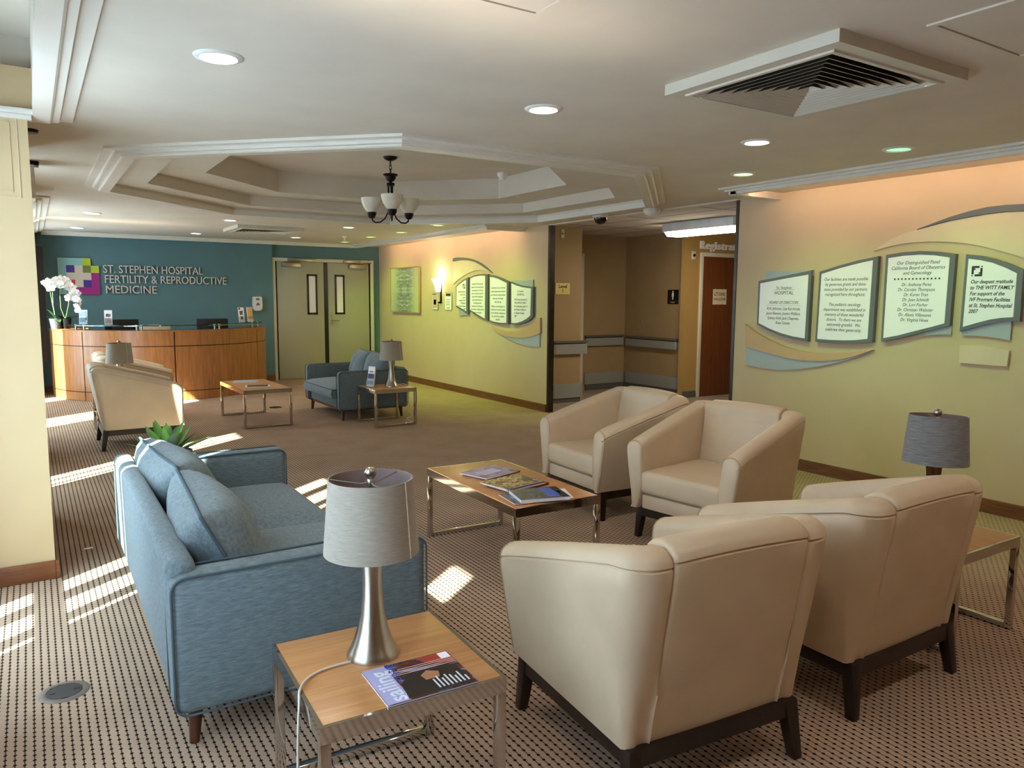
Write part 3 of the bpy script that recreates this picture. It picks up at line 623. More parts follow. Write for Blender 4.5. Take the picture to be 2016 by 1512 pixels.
def monitor(x, y, w, h, rz, label):
    t = thing('monitor', label, 'monitor', (x, y, 0.76), rz)
    MB().box((-0.11, -0.07, 0), (0.11, 0.09, 0.012)).build('foot', M['black'], t, bevel=0.005); MB().box((-0.03, 0.0, 0.012), (0.03, 0.03, 0.2)).build('neck', M['black'], t)
    MB().box((-w/2, -0.03, 0.10), (w/2, 0.0, 0.10+h)).box((-w*0.3, -0.045, 0.14), (w*0.3, -0.03, h)).build('back_shell', M['black'], t, bevel=0.008)
    MB().box((-w/2+0.015, 0.0, 0.115), (w/2-0.015, 0.002, 0.085+h)).build('screen', M['dark'], t)
monitor(1.13, 12.52, 0.46, 0.285, R(8), 'black monitor seen from behind on the left of the reception desk')
monitor(2.40, 12.52, 0.46, 0.285, R(-8), 'black monitor seen from behind on the right of the reception desk')
def office_chair():
    t = thing('office_chair', 'tan chair back just showing above the middle of the reception desk', 'chair', (1.62, 12.9, 0))
    M2 = M['leather']; mb = MB(); rows = []
    for i in range(9):
        x = -0.24+0.06*i; yy = 0.05*(x/0.24)**2; zt = 1.05-0.03*(x/0.24)**2
        rows.append([(x, yy, 0.55), (x, yy, zt), (x, yy+0.07, zt-0.01), (x, yy+0.07, 0.55)])
    mb.grid(rows, cu=True, caps=True); mb.build('backrest', M2, t, bevel=0.02)
    MB().box((-0.25, 0.08, 0.44), (0.25, 0.55, 0.53)).build('seat', M2, t, bevel=0.03)
    MB().lathe([(0.03, 0.06), (0.03, 0.44)], (0, 0.3, 0), 14).build('gas_column', M['black'], t)
    mb = MB()
    for k in range(5):
        a = 2*pi*k/5; mb.tube([(0, 0.3, 0.09), (0.26*cos(a), 0.3+0.26*sin(a), 0.06), (0.27*cos(a), 0.3+0.27*sin(a), 0.03)], 0.02, 8)
    mb.build('base', M['black'], t)
office_chair()
def brochure(x, y, z, rz, label, art, w=0.1, h=0.215, lean=0.18):
    t = thing('brochure_holder', label, 'brochure holder', (x, y, z), rz)
    dy = h*lean
    MB().hexa([(-w/2-.006, -.03, 0), (w/2+.006, -.03, 0), (w/2+.006, .05, 0), (-w/2-.006, .05, 0)], [(-w/2-.006, -.03, .004), (w/2+.006, -.03, .004), (w/2+.006, .05, .004), (-w/2-.006, .05, .004)]).hexa(
        [(-w/2-.006, -.03, .004), (w/2+.006, -.03, .004), (w/2+.006, -.027, .004), (-w/2-.006, -.027, .004)], [(-w/2-.006, -.03+.02, .1), (w/2+.006, -.03+.02, .1), (w/2+.006, -.027+.02, .1), (-w/2-.006, -.027+.02, .1)]).hexa(
        [(-w/2-.006, .012, .004), (w/2+.006, .012, .004), (w/2+.006, .015, .004), (-w/2-.006, .015, .004)], [(-w/2-.006, .012+dy*.8, h*.8), (w/2+.006, .012+dy*.8, h*.8), (w/2+.006, .015+dy*.8, h*.8), (-w/2-.006, .015+dy*.8, h*.8)]).build('stand', M['acrylic'], t)
    f = lambda a, b, o: (a, -0.012+dy*b/h-o, 0.006+b)
    mb = MB().hexa([f(-w/2, 0, 0), f(w/2, 0, 0), f(w/2, 0, -.018), f(-w/2, 0, -.018)], [f(-w/2, h, 0), f(w/2, h, 0), f(w/2, h, -.018), f(-w/2, h, -.018)])
    b = mb.build('leaflet', M['plaque'], t)
    for i, (a0, b0, a1, b1, m) in enumerate(art):
        MB().add([f(a0*w, b0*h, .0015), f(a1*w, b0*h, .0015), f(a1*w, b1*h, .0015), f(a0*w, b1*h, .0015)], [(0, 1, 2, 3)]).build('cover_print', m, b)
pblue = blotch('print_pale_blue', [(220, 228, 236), (140, 170, 205), (236, 240, 244)], 30); ppink = blotch('print_pink', [(236, 214, 210), (200, 150, 150), (240, 230, 226)], 30)
pdark = blotch('print_dark', [(20, 18, 18), (60, 50, 46), (230, 222, 214)], 25); porange = blotch('print_orange', [(206, 196, 90), (230, 170, 90), (226, 150, 110), (240, 220, 180)], 12)
pnavy = mat('print_navy', (36, 48, 92), 0.5)
brochure(0.635, 12.45, 1.0745, R(-20), 'acrylic brochure holder with pale blue leaflet beside the orchid', [(-.45, .55, .45, .9, pblue), (-.45, .15, .3, .5, pblue), (.3, .3, .45, .55, pdark)], 0.105, 0.205)
brochure(0.93, 12.13, 1.0745, R(-8), 'acrylic brochure holder with pink leaflet left of the left monitor', [(-.3, .55, .3, .75, pdark), (-.4, .1, .4, .45, ppink)], 0.1, 0.205)
brochure(2.855, 12.55, 1.075, R(10), 'brochure holder with black and white leaflet on the glass shelf', [(-.3, .5, .25, .78, pdark), (-.45, .86, -.15, .97, pdark), (-.2, .2, .25, .4, pdark)], 0.09, 0.235)
brochure(3.035, 12.74, 1.075, R(14), 'brochure holder with orange and yellow leaflet nearest the double doors', [(-.48, .2, .48, .98, porange)], 0.09, 0.235)

def petal_flower(mb, c, n, s, mi=0):
    n = Vector(n).normalized(); u = n.orthogonal().normalized(); v = n.cross(u); c = Vector(c)
    for k in range(5):
        a = 2*pi*k/5+random.random()*.3; d = cos(a)*u+sin(a)*v; e = n.cross(d); w = s*(0.42 if k % 2 else 0.55)
        pts = [c, c+d*s*.35+e*w*.8+n*s*.12, c+d*s*.8+e*w*.7+n*s*.16, c+d*s+n*s*.05, c+d*s*.8-e*w*.7+n*s*.16, c+d*s*.35-e*w*.8+n*s*.12]
        mb.add(pts, [(0, 1, 2, 3), (0, 3, 4, 5)], mi)
    mb.add([c+n*s*.25, c+u*s*.15, c+v*s*.15, c-u*s*.15, c-v*s*.15], [(0, 1, 2), (0, 2, 3), (0, 3, 4), (0, 4, 1)], 1)
def leaf(mb, base, d, L, w, droop=0.3, fold=0.25, n=8, up=(0, 0, 1), taper=1.0):
    b = Vector(base); d = Vector(d).normalized(); up = Vector(up); s = d.cross(up)
    s = s.normalized() if s.length > 1e-4 else Vector((1, 0, 0)); rows = []
    for i in range(n+1):
        f = i/n; p = b+d*L*f+Vector((0, 0, -droop*L*f*f)); ww = w*(sin(pi*min(1, f*0.86+0.14))**taper)*(1 if f < 1 else 0.02); nn = s.cross(d).normalized()
        rows.append([p-s*ww+nn*ww*fold, p, p+s*ww+nn*ww*fold])
    mb.grid(rows)
def orchid():
    t = thing('orchid', 'white orchid in dark and grey pots on the left end of the desk', 'plant', (0.36, 12.86, 1.005))
    # two pots
    for (dx, dy, m, nm) in ((0.075, 0.02, M['black'], 'pot'), (-0.06, -0.03, mat('grey_pot', (88, 90, 94), 0.5), 'pot')):
        MB().lathe([(0.0, 0), (0.055, 0), (0.078, 0.15), (0.07, 0.15), (0.066, 0.13), (0, 0.13)], (dx, dy, 0), 24).build(nm, m, t, smooth=40)
    gl = mat('orchid_leaf', (52, 78, 40), 0.35, var=0.2); gd = mat('orchid_leaf_dark', (20, 30, 20), 0.35, var=0.2); gs = mat('orchid_stem', (120, 150, 90), 0.5)
    for (bx_, by, dx, dy, dz, L, m) in ((0.05, 0.01, 1, -0.2, 0.25, 0.2, gd), (0.05, 0.02, -0.5, -0.5, 0.3, 0.16, gd), (-0.05, -0.03, -0.7, -0.3, 1.0, 0.17, gl), (-0.05, -0.04, 0.2, -0.7, -0.15, 0.13, gl), (0.05, 0.02, 0.3, 0.6, 0.5, 0.17, gd), (-0.06, -0.02, -1, 0.1, 0.35, 0.14, gl)):
        mb = MB(); leaf(mb, (bx_, by, 0.14), (dx, dy, dz), L*1.2, 0.045, 0.05, 0.3); mb.build('leaf', m, t, smooth=60)
    stems = [[(-0.05, -0.03, .13), (-0.075, -0.03, .35), (-0.07, -0.02, .56), (-0.02, -0.03, .69), (0.06, -0.05, .71), (0.12, -0.06, .66)],
             [(0.07, 0.02, .13), (0.02, 0, .3), (0.02, 0, .5), (0.06, -0.02, .66), (0.14, -0.04, .64), (0.2, -0.06, .54), (0.235, -0.07, .42), (0.25, -0.07, .3)],
             [(-0.05, -0.03, .13), (-0.08, 0, .35), (-0.1, 0.0, .55), (-0.13, 0.0, .66), (-0.15, -.02, .68)],
             [(0.07, 0.02, .13), (0.12, 0, .35), (0.13, 0, .45), (0.15, -0.02, .5)]]
    for p in stems: MB().tube(p, 0.0045, 6).build('stem', gs, t, smooth=60)
    mb = MB()
    def along(p, f):
        f *= len(p)-1; i = min(int(f), len(p)-2); return Vector(p[i]).lerp(Vector(p[i+1]), f-i)
    pet = [mat('orchid_petal', (222, 216, 208), 0.5, var=0.02), mat('orchid_lip', (232, 206, 150), 0.5)]
    for p, lo, hi, k in ((stems[0], .45, 1, 18), (stems[1], .42, 1, 26), (stems[2], .6, 1, 14), (stems[3], .7, 1, 6)):
        for i in range(k):
            f = lo+(hi-lo)*i/(k-1); c = along(p, f)+Vector((random.uniform(-.035, .035), random.uniform(-.05, .02), random.uniform(-.035, .035)))
            petal_flower(mb, c, (random.uniform(-.5, .5), -1, random.uniform(-.3, .4)), 0.06 if f < .85 else 0.038)
    mb.build('blossoms', pet, t, smooth=60)['kind'] = 'stuff'
orchid()
t = thing('wall_display', 'tall dark display panel mounted edge-on at the left end of the teal wall', 'display', (0.07, 13.2, 0.5))
MB().box((0.0, -0.18, 0.02), (0.125, 0.22, 1.70)).build('bezel', mat('display_bezel', (44, 37, 33), 0.9, spec=0.05), t, bevel=0.006); MB().box((0.125, -0.165, 0.04), (0.127, 0.205, 1.68)).build('screen', M['dark'], t)

# ---------------------------------------------------------------- right wall
NEAR={'p1':[(4.675, 1.667), (4.387, 1.709), (4.12, 1.75), (4.124, 1.14), (4.265, 1.152), (4.403, 1.177), (4.54, 1.217), (4.673, 1.271)],
'w1':[(4.652, 1.646), (4.386, 1.684), (4.148, 1.714), (4.155, 1.167), (4.281, 1.179), (4.405, 1.203), (4.533, 1.239), (4.652, 1.284)],
'p2':[(4.043, 1.736), (3.865, 1.781), (3.698, 1.817), (3.524, 1.844), (3.531, 1.167), (3.655, 1.149), (3.785, 1.142), (3.92, 1.141), (4.05, 1.144)],
'w2':[(4.021, 1.716), (3.85, 1.76), (3.696, 1.792), (3.566, 1.814), (3.572, 1.192), (3.683, 1.176), (3.787, 1.169), (3.908, 1.167), (4.03, 1.169)],
'p3':[(3.461, 1.85), (3.328, 1.865), (3.194, 1.868), (3.064, 1.857), (2.933, 1.835), (2.939, 1.318), (3.056, 1.285), (3.184, 1.247), (3.318, 1.208), (3.458, 1.175)],
'w3':[(3.438, 1.825), (3.315, 1.838), (3.192, 1.84), (3.083, 1.831), (2.972, 1.811), (2.977, 1.335), (3.078, 1.303), (3.197, 1.269), (3.32, 1.232), (3.44, 1.204)],
'p4':[(2.86, 1.829), (2.758, 1.814), (2.671, 1.79), (2.567, 1.75), (2.483, 1.709), (2.479, 1.364), (2.574, 1.361), (2.657, 1.345), (2.761, 1.314), (2.866, 1.279)],
'w4':[(2.84, 1.797), (2.756, 1.783), (2.679, 1.763), (2.592, 1.726), (2.519, 1.687), (2.52, 1.392), (2.595, 1.385), (2.669, 1.371), (2.753, 1.345), (2.845, 1.314)],
't1':[(4.618, 1.76), (4.359, 1.749), (4.12, 1.755), (4.117, 1.704), (4.612, 1.649)],
't3':[(3.128, 1.239), (3.032, 1.251), (2.935, 1.253), (2.941, 1.345), (3.132, 1.295)],
't4':[(2.863, 1.284), (2.856, 1.251), (2.756, 1.256), (2.641, 1.248), (2.539, 1.233), (2.538, 1.367), (2.649, 1.364)],
'bb':[(2.866, 1.18), (2.751, 1.184), (2.635, 1.178), (2.536, 1.16), (2.542, 1.053), (2.645, 1.052), (2.862, 1.054)],
'wedge':[(4.819, 1.267), (4.694, 1.197), (4.543, 1.135), (4.383, 1.087), (4.229, 1.058), (4.068, 1.047), (3.942, 1.051), (3.741, 1.071), (3.527, 1.108), (3.662, 1.052), (3.803, 1.01), (3.979, 0.981), (4.151, 0.975), (4.331, 0.983), (4.488, 1.006), (4.652, 1.032), (4.808, 1.059)],
'twedge':[(4.809, 1.063), (4.652, 1.038), (4.489, 1.012), (4.331, 0.988), (4.151, 0.978), (3.979, 0.985), (3.803, 1.013), (3.662, 1.056), (3.527, 1.108), (3.661, 1.04), (3.802, 0.991), (4.005, 0.936), (4.22, 0.893), (4.402, 0.871), (4.61, 0.87), (4.799, 0.886)],
'cres':[(3.244, 2.031), (3.121, 2.069), (2.998, 2.105), (2.869, 2.133), (2.754, 2.15), (2.633, 2.153), (2.511, 2.148), (2.394, 2.13), (2.391, 2.085), (2.508, 2.103), (2.63, 2.108), (2.751, 2.104), (2.866, 2.093), (2.996, 2.079), (3.12, 2.057)],
'wave':[(3.59, 1.886), (3.474, 1.957), (3.36, 2.005), (3.243, 2.029), (3.12, 2.054), (2.996, 2.076), (2.866, 2.09), (2.751, 2.101), (2.63, 2.105), (2.508, 2.1), (2.391, 2.082), (2.28, 2.041), (2.25, 1.665), (2.364, 1.732), (2.484, 1.786), (2.581, 1.822), (2.686, 1.857), (2.783, 1.886), (2.883, 1.909), (3.006, 1.927), (3.144, 1.937), (3.254, 1.937), (3.367, 1.931), (3.483, 1.913)]}
FAR={'p1':[(10.524, 1.671), (10.424, 1.721), (10.325, 1.756), (10.228, 1.783), (10.126, 1.805), (10.131, 1.234), (10.228, 1.268), (10.326, 1.3), (10.425, 1.329), (10.525, 1.351)],
'w1':[(10.498, 1.661), (10.41, 1.699), (10.325, 1.729), (10.255, 1.751), (10.192, 1.766), (10.192, 1.289), (10.27, 1.314), (10.34, 1.333), (10.425, 1.352), (10.505, 1.369)],
'p2':[(10.085, 1.798), (9.97, 1.826), (9.839, 1.839), (9.684, 1.843), (9.54, 1.838), (9.541, 1.161), (9.681, 1.189), (9.837, 1.224), (9.969, 1.26), (10.082, 1.298)],
'w2':[(10.061, 1.782), (9.957, 1.806), (9.839, 1.817), (9.722, 1.821), (9.618, 1.817), (9.622, 1.191), (9.733, 1.22), (9.85, 1.252), (9.969, 1.287), (10.069, 1.314)],
'p3':[(9.503, 1.827), (9.361, 1.813), (9.217, 1.782), (9.099, 1.752), (8.972, 1.72), (8.976, 1.129), (9.116, 1.122), (9.235, 1.126), (9.38, 1.138), (9.499, 1.156)],
'w3':[(9.478, 1.797), (9.361, 1.787), (9.24, 1.762), (9.122, 1.731), (9.024, 1.703), (9.027, 1.148), (9.14, 1.144), (9.259, 1.148), (9.38, 1.157), (9.474, 1.172)],
'p4':[(8.92, 1.722), (8.802, 1.691), (8.648, 1.666), (8.498, 1.652), (8.362, 1.646), (8.366, 1.248), (8.459, 1.198), (8.576, 1.16), (8.728, 1.131), (8.817, 1.125), (8.912, 1.131)],
'w4':[(8.897, 1.698), (8.78, 1.669), (8.648, 1.646), (8.519, 1.632), (8.41, 1.625), (8.422, 1.264), (8.513, 1.22), (8.62, 1.184), (8.751, 1.157), (8.818, 1.151), (8.892, 1.153)],
't1':[(10.473, 1.345), (10.454, 1.209), (10.298, 1.229), (10.126, 1.228), (10.131, 1.257)],
't4':[(8.904, 1.74), (8.649, 1.73), (8.395, 1.738), (8.398, 1.645), (8.648, 1.663), (8.904, 1.716)],
'wedge':[(9.478, 1.087), (9.331, 1.058), (9.21, 1.04), (9.091, 1.027), (8.975, 1.025), (8.861, 1.033), (8.749, 1.052), (8.607, 1.085), (8.469, 1.128), (8.333, 1.179), (8.211, 1.24), (8.208, 1.039), (8.341, 1.002), (8.466, 0.975), (8.616, 0.959), (8.748, 0.952), (8.928, 0.951), (9.091, 0.958), (9.282, 1.002)],
'twedge':[(9.233, 0.987), (9.067, 0.957), (8.906, 0.952), (8.748, 0.952), (8.595, 0.962), (8.445, 0.981), (8.228, 1.035), (8.231, 0.857), (8.38, 0.851), (8.528, 0.854), (8.703, 0.868), (8.859, 0.89), (9.044, 0.93)],
'cres':[(10.662, 2.112), (10.522, 2.118), (10.38, 2.113), (10.241, 2.102), (10.105, 2.084), (9.944, 2.052), (9.787, 2.006), (9.609, 1.934), (9.454, 1.855), (9.583, 1.902), (9.787, 1.978), (9.944, 2.026), (10.105, 2.056), (10.241, 2.069), (10.38, 2.075), (10.523, 2.073), (10.662, 2.064)],
'wave':[(10.662, 2.059), (10.523, 2.069), (10.38, 2.071), (10.241, 2.065), (10.105, 2.052), (9.944, 2.022), (9.787, 1.974), (9.583, 1.898), (9.459, 1.855), (9.583, 1.883), (9.71, 1.899), (9.839, 1.905), (9.97, 1.899), (10.104, 1.882), (10.241, 1.854), (10.381, 1.817), (10.524, 1.768), (10.664, 1.706)]}
def donor(name, P, label, group_y, texts, crest_m):
    ys = [p[0] for p in P['p1']+P['p4']]; t = thing(name, label, 'wall sign', (XR, (min(ys)+max(ys))/2, 1.45))
    def sh(nm, pts, d0, d1, m, par=None):
        return MB().prism([(XR-d0, y, z) for y, z in pts], (d0-d1, 0, 0)).build(nm, m, par or t, world=True)
    sh('upper_wave', P['wave'], 0.0, 0.012, M['beigew']); sh('crescent', P['cres'], 0.0, 0.022, M['frameg'])
    sh('lower_wave', P['twedge'], 0.0, 0.018, M['sage']); sh('lower_swoosh', P['wedge'], 0.0, 0.03, M['tanw'])
    for k in ('t1', 't3', 't4'):
        if k in P: sh('tab', P[k], 0.0, 0.02, M['sage'])
    if 'bb' in P: sh('blank_tab', P['bb'], 0.0, 0.025, M['beigew'])
    for i in range(1, 5):
        f = sh('plaque_frame', P['p%d' % i], 0.0, 0.04, M['frameg']); f2 = sh('plaque_face', P['w%d' % i], 0.04, 0.042, M['plaque'], f)
        for (s, y, z, sz, al, shr, bold, w) in texts[i-1]:
            text('lettering', s, sz, (XR-0.0425, y, z), (0, -1, 0), (0, 0, 1), M['ink'], f2, al, ext=0.0004, shear=shr, bold=bold, wide=w, lsp=1.0)
    return t
def emblem(par, y, z, s):
    mb = MB(); X = XR-0.0425
    def q(a, b, c, d): mb.box((X-0.001, y-c*s, z+b*s), (X, y-a*s, z+d*s))
    q(0, .2, .2, 1); q(.2, .8, .7, 1); q(.8, 0, 1, .8); q(.3, 0, .8, .2); q(0, 0, .12, .12); q(.88, .88, 1, 1); q(.2, .62, .34, .76); q(.66, .24, .8, .38)
    mb.build('emblem', M['ink'], par, world=True)
def dots(par, y0, y1, z, n, s):
    mb = MB()
    for i in range(n):
        y = y0+(y1-y0)*i/(n-1); mb.box((XR-0.0433, y-s/2, z-s/2), (XR-0.0425, y+s/2, z+s/2))
    mb.build('square_rule', M['ink'], par, world=True)
def col(lines, y, z, dz, sz, al='CENTER', shr=0.25, bold=0.0, w=0.95): return [(s, y, z-dz*i, sz, al, shr, bold, w) for i, s in enumerate(lines) if s]
near = donor('donor_sign', NEAR, 'large wavy donor recognition sign with four plaques, nearer the camera on the right wall', 0, [
  [('St. Stephen', 4.39, 1.592, 0.036, 'CENTER', 0, 0, 1), ('HOSPITAL', 4.39, 1.545, 0.044, 'CENTER', 0, 0, 1), ('BOARD OF DIRECTORS', 4.39, 1.463, 0.034, 'CENTER', 0.25, 0, .85)]
   + col(['Kirk Johnson, Lisa Karchinski,', 'Jason Benson, Joanna Wallace,', 'Sydney Astil, Jack Chapman,', 'Kate Graves'], 4.39, 1.408, 0.042, 0.036, w=.82),
  col(['Our facilities are made possible', 'by generous grants and dona-', 'tions provided by our partners', 'recognized here throughout.', '', 'The pediatric oncology', 'department was established in', 'memory of these wonderful', 'donors.  To them we are', 'extremely grateful.  We', 'celebrate their generosity.'], 3.795, 1.658, 0.0415, 0.037, w=.84),
  col(['Our Distinguished Panel', 'California Board of Obstetrics', 'and Gynecology'], 3.205, 1.771, 0.038, 0.037, w=.9) + col(['Dr. Anthony Perez', 'Dr. Carolyn Thompson', 'Dr. Karen Tran', 'Dr. Joan Schmidt', 'Dr. Lori Fischer', 'Dr. Christian Webster', 'Dr. Alexis Villanueva', 'Dr. Virginia Hines'], 3.205, 1.608, 0.038, 0.035, w=.85),
  col(['Our deepest gratitude', 'to THE WITT FAMILY', 'For support of the', 'IVF Program Facilities', 'at St. Stephen Hospital', '2007'], 2.815, 1.622, 0.0415, 0.037, 'LEFT', 0.25, 0.0007, .82)], None)
pf = [c for c in near.children if c.name.startswith('plaque_frame')]
emblem(pf[3], 2.812, 1.672, 0.072); dots(pf[2], 3.375, 3.035, 1.662, 13, 0.012)
MB().box((XR-0.0433, 4.28, 1.585), (XR-0.0425, 4.50, 1.5865)).box((XR-0.0433, 4.21, 1.449), (XR-0.0425, 4.57, 1.4505)).build('rule', M['ink'], pf[0], world=True)
far = donor('donor_sign', FAR, 'wavy donor recognition sign with four plaques on the far wall near the hallway', 1, [
  col(['In grateful memory', 'to our friends', 'Lenora', 'in support of the', 'IVF facilities', 'at St. Stephen Hospital', '2005'], 10.215, 1.575, 0.044, 0.038, 'RIGHT', .25, 0, .8),
  col(['Founded in 1974 a group that', 'supporters of the hospital whose', 'generosity give to it its brand', 'under the hospital\'s society. We', 'respect it from a distinguished', 'group of dedicated doctors', 'outstanding generosity', 'demonstrated a commitment to', 'the excellence in pediatrics and the', 'mission to themselves.'], 9.845, 1.69, 0.047, 0.034, w=.8),
  col(['A charitable trust was set at the time', 'a national program had been made and', 'paid, emblematic and may put forward', 'stable today on the hospital.'], 9.255, 1.628, 0.05, 0.034, w=.75) + col(['With your continued support, we', 'will and service we offer to provide', 'care for dedication in development', 'care, cures and best capabilities', 'since 2011.'], 9.255, 1.365, 0.047, 0.034, w=.8),
  [('St. Stephen', 8.66, 1.578, 0.034, 'CENTER', 0, 0, 1), ('HOSPITAL', 8.66, 1.53, 0.04, 'CENTER', 0, 0, 1)] + col(['With deepest gratitude to', 'THE JAMESON FAMILY', 'for outstanding support of', 'the Pediatric facilities at', 'St. Stephen Hospital', '2007'], 8.82, 1.465, 0.046, 0.038, 'LEFT', .25, 0, .8)], None)
pf = [c for c in far.children if c.name.startswith('plaque_frame')]
emblem(pf[0], 10.29, 1.635, 0.07); dots(pf[2], 9.32, 9.18, 1.437, 4, 0.02)

t = thing('painting', 'framed abstract painting in pale green and grey on the far right wall', 'picture', (XR, 12.46, 1.62))
MB().box((XR-0.045, 11.855, 1.225), (XR-0.012, 13.06, 1.24)).box((XR-0.045, 11.855, 2.01), (XR-0.012, 13.06, 2.025)).box((XR-0.045, 11.855, 1.24), (XR-0.012, 11.868, 2.01)).box((XR-0.045, 13.047, 1.24), (XR-0.012, 13.06, 2.01)).build('frame', mat('gilt_frame', (196, 164, 96), 0.4, 0.3), t, world=True)
MB().box((XR-0.012, 11.95, 1.3), (XR, 12.96, 1.95)).build('backing', M['tanw'], t, world=True)
def painting_mat():
    m, nt, b = base_mat('abstract_painting'); L = nt.links.new
    tc = node(nt, 'ShaderNodeTexCoord'); mp = node(nt, 'ShaderNodeMapping'); mp.inputs['Location'].default_value = (0, -12.46, -1.62); L(tc.outputs['Object'], mp.inputs[0])
    ab = node(nt, 'ShaderNodeVectorMath', operation='ABSOLUTE'); L(mp.outputs[0], ab.inputs[0])
    m2 = node(nt, 'ShaderNodeMapping'); m2.inputs['Scale'].default_value = (1, 3, 14); L(ab.outputs[0], m2.inputs[0])
    n1 = noise(nt, m2.outputs[0], 1.6, 5, 0.7)
    m3 = node(nt, 'ShaderNodeMapping'); m3.inputs['Scale'].default_value = (1, 9, 0.6); L(ab.outputs[0], m3.inputs[0]); n2 = noise(nt, m3.outputs[0], 2.5, 3)
    sp = node(nt, 'ShaderNodeSeparateXYZ'); L(ab.outputs[0], sp.inputs[0])
    mr = node(nt, 'ShaderNodeMapRange'); mr.inputs[1].default_value = 0.22; mr.inputs[2].default_value = 0.45; L(sp.outputs['Y'], mr.inputs[0])
    c1 = ramp(nt, n1, [(0.3, lin((80, 92, 96))), (0.5, lin((136, 142, 144))), (0.62, lin((194, 192, 190)))]); c2 = ramp(nt, n2, [(0.3, lin((180, 180, 156))), (0.7, lin((208, 200, 172)))])
    mx = node(nt, 'ShaderNodeMixRGB'); L(mr.outputs[0], mx.inputs[0]); L(c1, mx.inputs[1]); L(c2, mx.inputs[2]); L(mx.outputs[0], b.inputs['Base Color']); b.inputs['Roughness'].default_value = 0.5
    return m
MB().box((XR-0.040, 11.868, 1.24), (XR-0.012, 13.047, 2.01)).build('canvas', painting_mat(), t, world=True)
def sconce():
    y = 11.11; t = thing('wall_sconce', 'lit flared glass wall sconce beside the painting', 'wall lamp', (XR, y, 1.43))
    MB().box((XR-0.03, y-0.035, 1.40), (XR, y+0.035, 1.80)).build('backplate', M['bronze'], t, bevel=0.004, world=True)
    rows = []
    for z, r in ((1.43, .028), (1.58, .042), (1.59, .05), (1.70, .075), (1.80, .115), (1.802, .11), (1.70, .07), (1.6, .046)):
        rows.append([(XR-0.035-r*sin(pi*k/14)*1.05, y+r*cos(pi*k/14), z) for k in range(15)])
    MB().grid(rows[2:]).build('glass_shade', M['sconce'], t, smooth=60, world=True)
    MB().grid(rows[:3]).build('lower_cone', M['offwhite'], t, smooth=60, world=True)
    d = bpy.data.lights.new('sconce_bulb', 'POINT'); d.energy = 4; d.color = (1, 0.86, 0.55); d.shadow_soft_size = 0.03
    o = bpy.data.objects.new('sconce_bulb', d); COL.objects.link(o); o.location = (XR-0.11, y, 1.86)
sconce()
def flyer(y0, y1, label, art):
    t = thing('flyer_holder', label, 'flyer', (XR, (y0+y1)/2, 1.29))
    MB().box((XR-0.012, y0, 1.292), (XR, y1, 1.575)).build('acrylic_sleeve', M['acrylic'], t, world=True)
    p = MB().box((XR-0.0145, y0+0.012, 1.30), (XR-0.0122, y1-0.012, 1.565)).build('flyer_sheet', M['plaque'], t, world=True)
    for (a, b, c, d, m) in art:
        w = y1-y0; MB().box((XR-0.0155, y1-c*w, 1.292+b*0.283), (XR-0.0146, y1-a*w, 1.292+d*0.283)).build('print', m, p, world=True)
flyer(11.19, 11.41, 'pink printed flyer on the wall left of the sconce base', [(.1, .1, .9, .9, ppink), (.1, .88, .9, .95, pdark), (.3, .3, .7, .6, mat('print_mauve', (150, 100, 110), 0.5))])
flyer(10.71, 10.95, 'white flyer with navy header right of the sconce base', [(.15, .8, .85, .95, pnavy), (.2, .3, .75, .33, M['grey']), (.2, .4, .75, .43, M['grey']), (.2, .5, .75, .53, M['grey']), (.2, .6, .75, .63, M['grey']), (.3, .12, .7, .16, pnavy)])
